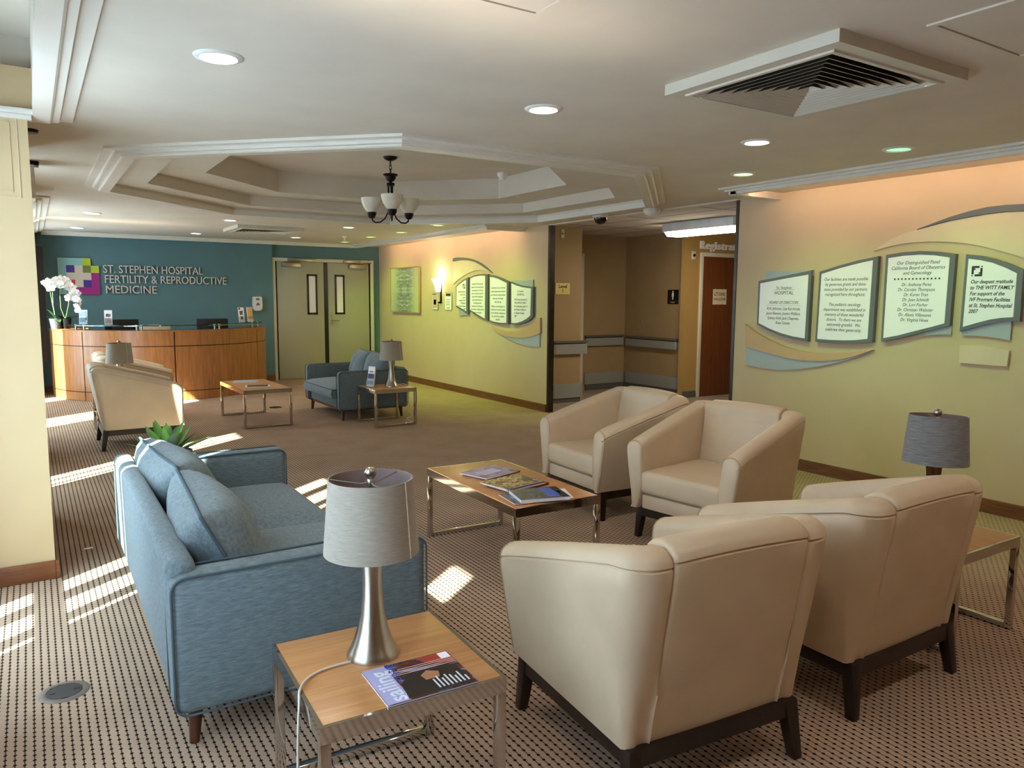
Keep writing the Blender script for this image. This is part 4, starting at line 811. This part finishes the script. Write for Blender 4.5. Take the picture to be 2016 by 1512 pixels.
# ---------------------------------------------------------------- armchairs (local: faces +y)
def make_armchair():
    t = thing('armchair', 'x', 'armchair', (0, 0, 0), 0, 'beige leather tub armchairs')
    ZB = 0.2
    def section(p, n, h, th, out, crown=0.05, rec=0.0, inset=0.0):
        p = Vector(p); n = Vector(n); r = []
        def q(o, z): o = max(-th*0.5, o-inset) if o > -th*0.5 else o+inset; r.append((p.x+n.x*o, p.y+n.y*o, z))
        ht = h-crown
        for f in (0, .06, .3, .6, .9): q(-out*(1-f)**1.2, ZB+(ht-0.012-ZB)*f)
        q(0, ht-0.010); q(-0.006, ht-0.004); q(0.001, ht+0.002)
        for k in range(1, 8):
            a = pi*k/8; q(-th/2+th/2*cos(a), ht+0.002+(crown-inset)*sin(a))
        q(-th, ht-0.005); q(-th-rec*0.4, 0.5*(ht+0.42)); q(-th-rec, 0.40); q(-th-rec+0.01, 0.26); q(-th+0.02, ZB)
        return r
    def arm(s):
        rows = []; Rr = 0.11
        HW = 0.405; ys = [0.372, 0.366, 0.355, 0.30, 0.2, 0.1, 0.0, -0.1, -0.2, -0.32]
        L = [(y, 0) for y in ys]+[(None, a) for a in (11, 22, 34, 45, 57, 68, 79, 90)]+[('x', 0.02), ('x', 0.033), ('x', 0.036)]
        for y, a in L:
            if y == 'x': p = (s*(HW-Rr-a), -0.32-Rr); n = (0, -1)
            elif y is None: p = (s*(HW-Rr+Rr*cos(R(a))), -0.32-Rr*sin(R(a))); n = (s*cos(R(a)), -sin(R(a)))
            else: p = (s*(HW-0.008*(y+.25)), y); n = (s, 0)
            f = 1 if not isinstance(y, float) else (0.372-y)/0.692
            h = 0.615+0.195*(f**0.94) if isinstance(y, float) else 0.812
            if isinstance(y, float) and f < .03: h -= (0.03-f)*0.35
            ins = 0.012 if y == 0.372 else (0.004 if y == 0.366 else (0.004 if (y == 'x' and a == 0.033) else (0.009 if (y == 'x' and a > .034) else 0)))
            th = 0.115 if isinstance(y, float) else 0.125
            rows.append(section(p, n, h, th, 0.058+(0 if isinstance(y, float) else 0.045*sin(R(a)) if y is None else 0.045), 0.045, 0.012, ins))
        return MB().grid(rows, cu=True, caps=True)
    for s in (-1, 1):
        g = arm(s); ar = g.build('armrest', M['leather'], t, smooth=50)
        MB().tube([(v[0], v[1]+0.0015, v[2]) for v in g.v[len(g.v)//22*2:len(g.v)//22*3] if v[2] > 0.21], 0.0028, 6).build('piping', M['seam'], ar, smooth=80)
    rows = []
    xs = [-0.258, -0.255, -0.244, -0.16, -0.08, 0, 0.08, 0.16, 0.244, 0.255, 0.258]
    for x in xs:
        ins = 0.009 if abs(x) > .257 else (0.003 if abs(x) > .254 else 0)
        rows.append(section((x, -0.433-0.004*(1-(x/.258)**2)), (0, -1), 0.824+0.008*(1-(x/.258)**2), 0.14, 0.103, 0.045, 0.035, ins))
    MB().grid(rows, cu=True, caps=True).build('backrest', M['leather'], t, smooth=50)
    # inner back fills between the arms behind the seat
    MB().hexa([(-0.285, -0.30, .3), (0.285, -0.30, .3), (0.285, -0.23, .3), (-0.285, -0.23, .3)], [(-0.285, -0.33, .73), (0.285, -0.33, .73), (0.285, -0.29, .73), (-0.285, -0.29, .73)]).build('back_panel', M['leather'], t, bevel=0.015)
    rows = []; n = 9
    MB().box((-0.288, -0.24, 0.295), (0.288, 0.372, 0.438)).build('seat_cushion', M['leather'], t, bevel=0.032, segs=4)
    MB().box((-0.28, -0.3, 0.2), (0.28, 0.352, 0.288)).build('seat_rail', M['leather'], t, bevel=0.008)
    mb = MB()
    for a, b in (((-0.335, 0.30), (0.335, 0.33)), ((-0.335, -0.35), (0.335, -0.32)), ((-0.335, -0.32), (-0.305, 0.30)), ((0.305, -0.32), (0.335, 0.30))): mb.box((a[0], a[1], 0.145), (b[0], b[1], 0.202))
    mb.build('base_frame', M['darkwood'], t)
    for sx in (-1, 1):
        for sy in (-1, 1):
            tx, ty = sx*0.311, (0.306 if sy > 0 else -0.325); bx_, by = sx*0.332, (0.316 if sy > 0 else -0.355)
            f = lambda cx, cy, h, z: [(cx-h, cy-h, z), (cx+h, cy-h, z), (cx+h, cy+h, z), (cx-h, cy+h, z)]
            MB().hexa(f(bx_, by, 0.018, 0.0), f(tx, ty, 0.0265, 0.2)).build('leg', M['darkwood'], t, bevel=0.004)
    return t
chair = make_armchair()
CH = [((1.75, 1.85, 0), R(-5), 'beige leather armchair in the foreground, its back to the camera, beside the foreground side table'),
      ((2.75, 1.856, 0), R(0), 'beige leather armchair with its back to the camera, just before the slate shaded lamp'),
      ((3.53, 4.19, 0), R(87), 'beige leather armchair facing the coffee table, the one nearer the hallway opening'),
      ((3.55, 3.22, 0), R(99), 'beige leather armchair facing the coffee table, the one whose side glows green'),
      ((0.88, 8.49, 0), R(-90), 'beige leather armchair seen side-on behind the agave, nearer of the pair facing right'),
      ((1.03, 10.10, 0), R(-90), 'beige leather armchair partly hidden behind the far left lamp, nearer the reception desk')]
for i, (l, r, lab) in enumerate(CH):
    if i: dup(chair, l, r, lab)
    else: chair.location = l; chair.rotation_euler = (0, 0, r); chair['label'] = lab

# ---------------------------------------------------------------- sofas (local: faces +y, width along x)
def rrect(a0, a1, b0, b1, r, k=5):
    pts = []
    for (ca, cb, st) in ((a1-r, b1-r, 0), (a0+r, b1-r, 90), (a0+r, b0+r, 180), (a1-r, b0+r, 270)):
        pts += [(ca+r*cos(R(st+90*i/k)), cb+r*sin(R(st+90*i/k))) for i in range(k+1)]
    return pts
def make_pillow(w, h, th, par, loc, tilt, m, pm, twist=0, sag=0.0):
    n = 18; rows_f = []; mb = MB()
    def pt(u, v, side):
        k = 0.075; x = w/2*u*(1-k*(1-abs(v)**2)*0+0.0); z = h/2*v
        x *= 1-0.05*(1-v*v)-0.05*(abs(u)*abs(v))**3; z *= 1-0.06*(1-u*u)-0.10*(abs(u)*abs(v))**3
        b = (max(0, 1-abs(u)**2.6)*max(0, 1-abs(v)**2.6))**0.5
        wr = 0.006*sin(9*u+4*v)*b
        z -= sag*(1-u*u)*max(0, v)
        return (x, side*(th/2*b+wr), z)
    for side in (-1, 1):
        mb.grid([[pt(-1+2*i/n, -1+2*j/n, side) for j in range(n+1)] for i in range(n+1)])
    o = mb.build('back_pillow', m, par, smooth=80); o.location = loc; o.rotation_euler = (tilt, 0, twist)
    edge = [pt(-1+2*i/n, -1, 0) for i in range(n)]+[pt(1, -1+2*i/n, 0) for i in range(n)]+[pt(1-2*i/n, 1, 0) for i in range(n)]+[pt(-1, 1-2*i/n, 0) for i in range(n)]
    MB().tube(edge, 0.007, 6, closed=True).build('piping', pm, o, smooth=80)
    return o
def make_sofa(label, loc, rz, W, cushions, pw, ph, pm, ath=0.14, tuft=False, ah=0.60, bh=0.65):
    D = 0.9; t = thing('sofa', label, 'sofa', loc, rz); zb = 0.13
    for s in (-1, 1):
        x0, x1 = sorted((s*(W/2), s*(W/2-ath)))
        a = MB().box((x0, -D/2, zb), (x1, D/2, ah)).build('armrest', M['blue'], t, bevel=0.04, segs=4)
        mb = MB()
        for x in (x0+0.006, x1-0.006): mb.tube([(x, p, q) for p, q in rrect(-D/2+.002, D/2-.002, zb+.002, ah-.002, 0.045)], 0.0045, 6, closed=True)
        mb.build('piping', pm, a, smooth=80)
    b = MB().hexa([(-W/2+.09, -D/2+.004, zb+.01), (W/2-.09, -D/2+.004, zb+.01), (W/2-.09, -D/2+.15, zb+.01), (-W/2+.09, -D/2+.15, zb+.01)], [(-W/2+.05, -D/2-.005, bh), (W/2-.05, -D/2-.005, bh), (W/2-.05, -D/2+.085, bh), (-W/2+.05, -D/2+.085, bh)]).build('backrest', M['blue2'], t, bevel=0.035, segs=4)
    MB().box((-W/2+.1, -D/2+.1, 0.145), (W/2-.1, D/2-.04, 0.28)).build('seat_base', M['blue'], t, bevel=0.015)
    iw = W-2*ath-.01; cw = iw/cushions
    for i in range(cushions):
        x0 = -iw/2+i*cw; n = 12; mb = MB(); rows = []
        for a in range(n+1):
            row = []
            for k in range(n+1):
                u = -1+2*a/n; v = -1+2*k/n; crown = 0.035*(1-abs(u)**3)*(1-abs(v)**3)
                if tuft: crown += -0.02*math.exp(-((u)**2+(v-.1)**2)*22)
                edge = 0.03*(max(abs(u), abs(v))**12)
                row.append((x0+cw/2+u*(cw/2-.002), -0.2+(D/2+(.045 if tuft else .005)+.2)*(v+1)/2, 0.415+crown-edge))
            rows.append(row)
        mb.grid(rows)
        ring = [rows[a][0] for a in range(n+1)]+[rows[n][k] for k in range(1, n+1)]+[rows[a][n] for a in range(n-1, -1, -1)]+[rows[0][k] for k in range(n-1, 0, -1)]
        cxm = x0+cw/2; cym = 0.12
        mid = [(x+(0.012 if x > cxm+.1 else -0.012 if x < cxm-.1 else 0)*(0), y+(0.022 if y > .3 else 0), 0.33) for x, y, z in ring]; low = [(x, y, 0.275) for x, y, z in ring]
        mb.grid([ring, mid, low], cu=True)
        c = mb.build('seat_cushion', M['blue2'], t, smooth=55)
        MB().tube([(x, y, z-.006) for x, y, z in ring], 0.005, 6, closed=True).build('piping', pm, c, smooth=80)
    k = 2; gap = (W-2*ath)/k
    for i in range(k):
        make_pillow(pw, ph, 0.29, t, (-(W-2*ath)/2+gap*(i+.5), -0.215, 0.365+ph/2), R(18 if tuft else 27), M['blue2'], M['piping'], R(-3 if i else 4), 0.03)
    if tuft:
        MB().box((-W/2+.06, D/2-.09, 0.115), (W/2-.06, D/2-.06, 0.14)).build('front_rail', M['walnut'], t)
    for sx in (-1, 1):
        for sy in (-1, 1):
            x, y = sx*(W/2-.085), sy*(D/2-.075)
            mb = MB(); mb.tube([(x, y, 0.15), (x+sx*.012, y+sy*.012, 0.0)], [0.027, 0.016], 14); mb.build('leg', M['walnut'], t, smooth=50)
    return t
make_sofa('blue linen two seat sofa in the left foreground beside the oak side table', (0.783, 3.55, 0), R(-90.4), 2.06, 2, 0.90, 0.42, M['piping'])
make_sofa('small blue linen sofa with two pillows near the double doors', (3.52, 9.33, 0), R(90), 1.32, 1, 0.56, 0.46, M['dpiping'], 0.11, True, 0.60, 0.62)

# ---------------------------------------------------------------- oak and steel tables
def make_table(name, label, cat, loc, rz, w, d, group, h=0.44):
    """foot bars run along x at both y ends"""
    t = thing(name, label, cat, loc, rz, group); a, b, s = w/2, d/2, 0.028
    MB().box((-a+.011, -b+.011, h-.026), (a-.011, b-.011, h)).build('tabletop', M['oak'], t, bevel=0.002)
    mb = MB()
    mb.box((-a, -b, h-.03-s*.6), (a, -b+s, h-.026)).box((-a, b-s, h-.03-s*.6), (a, b, h-.026)).box((-a, -b+s, h-.03-s*.6), (-a+s, b-s, h-.026)).box((a-s, -b+s, h-.03-s*.6), (a, b-s, h-.026))
    mb.box((-a, -b, h-.026), (a, -b+.0105, h-.001)).box((-a, b-.0105, h-.026), (a, b, h-.001)).box((-a, -b+.0105, h-.026), (-a+.0105, b-.0105, h-.001)).box((a-.0105, -b+.0105, h-.026), (a, b-.0105, h-.001))
    mb.build('top_frame', M['chrome'], t)
    for sx in (-1, 1):
        for sy in (-1, 1):
            x0, x1 = sorted((sx*a, sx*(a-s))); y0, y1 = sorted((sy*b, sy*(b-s)))
            MB().box((x0, y0, 0), (x1, y1, h-.03-s*.6)).build('leg', M['chrome'], t, bevel=0.002)
    for sy in (-1, 1):
        y0, y1 = sorted((sy*b, sy*(b-s))); MB().box((-a+s, y0, 0), (a-s, y1, s)).build('foot_bar', M['chrome'], t, bevel=0.002)
    return t
make_table('side_table', 'square oak topped side table in the foreground holding the lamp and one magazine', 'table', (0.823, 1.984, 0), R(-2.5), 0.53, 0.53, 'oak and steel side tables')
make_table('side_table', 'square oak topped side table at the right edge under the slate shaded lamp', 'table', (3.477, 1.83, 0), R(90), 0.53, 0.53, 'oak and steel side tables')
make_table('side_table', 'square side table beside the small blue sofa near the double doors', 'table', (3.533, 8.33, 0), R(1.5), 0.53, 0.53, 'oak and steel side tables')
make_table('side_table', 'side table hidden between the two armchairs before the desk, carrying a lamp', 'table', (0.80, 9.29, 0), 0, 0.53, 0.53, 'oak and steel side tables')
make_table('coffee_table', 'long oak coffee table with three piles of magazines between sofa and armchairs', 'table', (2.295, 3.645, 0), R(-1.2), 0.54, 1.06, 'oak and steel coffee tables')
make_table('coffee_table', 'oak coffee table with a tablet and a magazine in front of the reception desk', 'table', (2.24, 9.30, 0), R(1), 0.55, 1.14, 'oak and steel coffee tables')

def make_lamp(label, loc, rz, sh, metal, tilt=0, s=1.0):
    t = thing('table_lamp', label, 'lamp', loc, rz, 'table lamps')
    MB().lathe([(0.0, 0.0), (0.077, 0.0), (0.078, 0.006), (0.071, 0.018), (0.058, 0.045), (0.045, 0.085), (0.036, 0.13), (0.031, 0.18), (0.029, 0.22), (0.030, 0.26), (0.034, 0.31), (0.037, 0.335), (0.0, 0.335)], n=40).build('base', metal, t, smooth=40)
    MB().tube([(0, 0, 0.30), (0, 0, 0.545)], 0.006, 8).build('stem', M['steel'], t)
    n = 48; z0, z1, r0, r1 = 0.318, 0.537, 0.139, 0.122
    rows = [[(r*cos(2*pi*k/n), r*sin(2*pi*k/n), z) for k in range(n)] for r, z in ((r0, z0), (r1, z1), (r1-.003, z1), (r0-.003, z0), (r0, z0))]
    mb = MB(); mb.grid(rows[:3], cu=True); mb.grid(rows[2:], cu=True, mi=1)
    a = R(-60); mb.tube([((r0+.001)*cos(a), (r0+.001)*sin(a), z0), ((r1+.001)*cos(a), (r1+.001)*sin(a), z1)], 0.002, 6, mi=2)
    shd = mb.build('lamp_shade', [sh, M['shadein'], M['offwhite']], t, smooth=50)
    mb = MB()
    for k in range(3):
        a = 2*pi*k/3+.5; mb.tube([(0, 0, z1-.012), (.03*cos(a), .03*sin(a), z1-.018), ((r1-.002)*cos(a), (r1-.002)*sin(a), z1-.006)], 0.002, 6)
    mb.build('spider', M['steel'], shd)
    MB().lathe([(0.0, 0.515), (0.01, 0.515), (0.011, 0.53), (0.008, 0.534), (0.016, 0.545), (0.018, 0.556), (0.012, 0.567), (0.0, 0.57)], n=20).build('finial', M['nickel'], t, smooth=50)
    if tilt: shd.rotation_euler = (0, R(tilt), 0)
    return t
TZ = 0.44
l1 = make_lamp('brushed nickel table lamp with grey linen shade in the foreground on the side table', (0.809, 2.033, TZ), 0, M['shade'], M['nickel'])
make_lamp('table lamp with streaky slate grey shade at the right, before the green wall', (3.47, 1.83, TZ), R(20), M['shadeg'], mat('bronze_nickel', (120, 92, 74), 0.3, 1.0, var=0.05), 2.5)
lf = make_lamp('table lamp with grey shade beside the small blue sofa near the double doors', (3.585, 8.30, TZ), 0, M['shade'], M['nickel'])
make_lamp('table lamp with grey shade rising behind the armchair in front of the reception desk', (0.80, 9.29, TZ), 0, M['shade'], M['nickel'])
def cord(par, pts, name='power_cord', r=0.0035):
    P = [Vector(p) for p in pts]; out = []
    for i in range(len(P)-1):
        p0 = P[max(i-1, 0)]; p1 = P[i]; p2 = P[i+1]; p3 = P[min(i+2, len(P)-1)]
        for k in range(6):
            f = k/6; out.append(0.5*((2*p1)+(p2-p0)*f+(2*p0-5*p1+4*p2-p3)*f*f+(3*p1-p0-3*p2+p3)*f**3))
    out.append(P[-1]); MB().tube(out, r, 8).build(name, M['cord'], par, smooth=80, world=True)
cord(l1, [(0.73, 2.01, .4455), (0.66, 2.01, .445), (0.60, 1.985, .445), (0.558, 1.93, .447), (0.546, 1.90, .42), (0.538, 1.89, .34), (0.535, 1.885, .2), (0.55, 1.87, .08), (0.56, 1.86, .01), (0.6, 1.95, .006), (0.66, 2.1, .006)])
cord(lf, [(3.67, 8.3, .4455), (3.74, 8.34, .46), (3.79, 8.30, .445), (3.815, 8.25, .42), (3.78, 8.24, .34), (3.80, 8.23, .24), (3.74, 8.2, .16), (3.80, 8.19, .1), (3.72, 8.17, .06), (3.79, 8.18, .02), (3.68, 8.14, .012)], r=0.004)

# ---------------------------------------------------------------- magazines
def mag(label, x, y, z, rz, w, h, th, cover, group='magazines', edge=None, prints=()):
    t = thing('magazine', label, 'magazine', (x, y, z), rz, group)
    MB().box((-w/2, -h/2, 0), (w/2, h/2, th-.0012)).build('pages', edge or M['plaque'], t)
    c = MB().box((-w/2-.001, -h/2-.001, th-.0012), (w/2+.001, h/2+.001, th)).build('cover', cover, t)
    for (x0, y0, x1, y1, m) in prints:
        MB().box((x0*w, y0*h, th), (x1*w, y1*h, th+.0004)).build('cover_print', m, c)
    return t, c
m_sail = blotch('sailing_cover', [(60, 26, 22), (126, 50, 40), (40, 26, 26), (150, 140, 176), (196, 190, 224)], 9, (1.4, 0.55, 1), 0.25, 2.0)
t, c = mag('sailing magazine with purple and red cover beside the foreground lamp base', 0.862, 1.828, TZ, R(88), 0.205, 0.262, 0.006, m_sail)
lav = mat('cover_lavender', (176, 172, 214), 0.3); pw = mat('print_white', (226, 232, 246), 0.35); pb = mat('print_blue', (60, 92, 190), 0.35); red = mat('print_red', (168, 50, 36), 0.3); dk = mat('print_umber', (34, 24, 24), 0.3)
w, h, th = .205, .262, .0064
MB().box((-w/2, .065, .006), (w/2, h/2, th)).build('cover_print', lav, c)
MB().prism([(-.1, -.12, .006), (.02, -.12, .006), (.03, .02, .006), (-.02, .06, .006), (-.1, .07, .006)], (0, 0, .0005)).build('cover_print', dk, c)
MB().prism([(.03, -.13, .006), (.1, -.13, .006), (.1, -.03, .006), (.06, -.05, .006)], (0, 0, .0005)).build('cover_print', red, c)
MB().prism([(-.03, -.05, .0065), (.0, -.06, .0065), (.02, -.03, .0065), (.0, -.005, .0065), (-.03, -.01, .0065)], (0, 0, .0004)).build('cover_print', mat('print_tan', (176, 120, 88), 0.3), c)
mb = MB()
for i in range(4): mb.box((.03+.01*i, -.13, .0066), (.0335+.01*i, .07-.01*i, .0069))
mb.build('rigging_print', mat('print_rope', (206, 170, 160), 0.3), c)
text('title', 'sailing', 0.073, (-.098, .072, .0066), (1, 0, 0), (0, 1, 0), pw, c, 'LEFT', ext=.0003, bold=.001, world=False)
text('title', 'cruising', 0.034, (.0, .048, .0068), (1, 0, 0), (0, 1, 0), pb, c, 'LEFT', ext=.0003, shear=.3, world=False)
mb = MB()
for i, L in enumerate((.05, .062, .045, .06, .052, .04, .058, .03)): mb.box((-.085, -.03-.0125*i, .0067), (-.085+L, -.025-.0125*i, .007))
mb.build('headline_print', pw, c); MB().box((.062, -.128, .0067), (.098, -.098, .0071)).build('address_label', M['plaque'], c)
m_pur = blotch('cover_violet', [(50, 44, 74), (110, 96, 150), (150, 140, 190), (60, 50, 80)], 9, rough=.25)
m_mix = blotch('cover_mixed', [(30, 28, 26), (156, 150, 142), (196, 160, 96), (60, 54, 50), (40, 36, 34), (170, 164, 158)], 26, rough=.25)
m_gry = blotch('cover_grey', [(26, 28, 32), (90, 96, 100), (40, 44, 48)], 12, rough=.25); m_mar = mat('cover_maroon', (96, 26, 34), .3); m_drk = mat('cover_black', (24, 24, 28), .3)
CT = 0.437
CT = 0.44
mag('maroon magazine under the violet one at the far end of the near coffee table', 2.315, 3.862, CT, R(16), .285, .215, .008, m_mar, edge=m_mar)
mag('violet magazine topmost at the far end of the near coffee table', 2.29, 3.845, CT+.008, R(17), .285, .215, .008, m_pur, prints=[(-.3, -.2, .25, .2, lav)])
mag('maroon magazine at the bottom of the middle pile on the near coffee table', 2.285, 3.515, CT, R(14), .285, .215, .012, m_mar, edge=m_mar)
mag('white edged magazine in the middle of the centre pile on the near coffee table', 2.26, 3.52, CT+.012, R(10), .285, .215, .008, m_drk)
mag('busy photo covered magazine on top of the centre pile on the near coffee table', 2.25, 3.535, CT+.02, R(12), .285, .215, .007, m_mix)
mag('loose white papers under the nearest pile on the near coffee table', 2.31, 3.27, CT, R(-22), .25, .2, .004, M['plaque'])
mag('dark magazine under the thick white edged book on the near coffee table', 2.19, 3.26, CT+.004, R(-8), .265, .215, .006, m_gry)
mag('thick white edged book with grey and blue cover nearest on the near coffee table', 2.235, 3.235, CT+.01, R(-15), .27, .215, .018, m_gry, prints=[(.12, -.4, .34, .45, pb), (.34, -.5, .5, .5, m_drk), (.38, -.1, .44, .1, pw)])
mag('pale magazine at the back of the far coffee table', 2.22, 9.66, TZ, R(-22), .28, .21, .006, pblue)
t = thing('tablet', 'white framed tablet lying on the far coffee table', 'tablet', (2.215, 9.06, TZ), R(-14))
MB().box((-.14, -.1, 0), (.14, .1, .009)).build('case', M['white'], t, bevel=.003); MB().box((-.115, -.078, .009), (.115, .078, .0095)).build('screen', M['black'], t)
brochure(3.345, 8.36, TZ, R(-62), 'brochure holder with blue and white leaflet on the side table by the small sofa', [(-.45, .4, .45, .65, pnavy), (-.45, .12, .45, .3, pblue), (-.3, .72, .3, .78, M['grey'])], 0.1, 0.235)

# ---------------------------------------------------------------- floor things
t = thing('floor_box', 'round metal floor outlet box in the carpet at bottom left', 'floor outlet', (0.03, 3.2, 0))
MB().lathe([(0.062, 0.004), (0.078, 0.004), (0.086, 0.001), (0.086, 0)], n=40, caps=False).build('ring', mat('floor_ring', (120, 108, 100), .45, .3), t, smooth=40)
l = MB().lathe([(0.0, 0.0035), (0.060, 0.0035), (0.0605, 0.001)], n=40).build('lid', mat('floor_lid', (58, 58, 64), .45, .3), t, smooth=40)
MB().box((-.05, -.004, .0036), (-.03, .01, .0045)).box((.03, -.004, .0036), (.052, .01, .0045)).box((-.012, -.058, .0036), (.012, -.05, .005)).build('latch', M['black'], l)
t = thing('floor_box', 'small dark floor outlet plate on the carpet right of the far coffee table', 'floor outlet', (2.74, 10.27, 0))
MB().lathe([(0.0, 0.004), (0.08, 0.004), (0.086, 0)], n=28).build('lid', M['bronze'], t, smooth=40)
o = MB().hexa([(-.018, -.012, 0), (.03, -.012, 0), (.03, .010, 0), (-.018, .010, 0)], [(-.010, -.006, .003), (.024, -.008, .006), (.020, .006, .004), (-.012, .006, .003)]).build('paper_scrap', M['plaque']); o.location = (0.21, 5.02, 0.001); tag(o, 'tiny white paper scrap on the carpet behind the sofa', 'scrap')

def agave():
    t = thing('potted_agave', 'green agave plant with pointed leaves behind the far end of the blue sofa', 'plant', (0.70, 5.24, 0))
    MB().lathe([(0, 0), (0.10, 0), (0.15, 0.50), (0.14, 0.50), (0.135, 0.47), (0, 0.47)], n=28).build('pot', mat('planter_grey', (90, 92, 94), .5), t, smooth=40)
    gm = [mat('agave_leaf', (126, 178, 84), .45, var=.18), mat('agave_leaf_blue', (120, 158, 136), .45, var=.15)]
    k = 0
    for n_, el, L, w, dr in ((9, 22, .26, .030, .04), (8, 42, .26, .034, .02), (6, 62, .24, .034, 0.0), (3, 80, .23, .032, 0.0)):
        for i in range(n_):
            a = 2*pi*i/n_+k*.5+random.uniform(-.15, .15); e = R(el+random.uniform(-6, 6)); k += 1
            mb = MB(); leaf(mb, (.02*cos(a), .02*sin(a), .47), (cos(e)*cos(a), cos(e)*sin(a), sin(e)), L*random.uniform(.85, 1.1), w, dr, .35, 8, (0, 0, 1), .8)
            mb.build('leaf', gm[k % 2 if el < 60 else 0], t, smooth=60)
    MB().tube([(-.1, -.03, .49), (-.17, -.06, .47), (-.24, -.08, .455)], [.006, .004, .001], 6).build('dry_leaf', mat('dry_leaf', (190, 170, 110), .6), t)
agave()
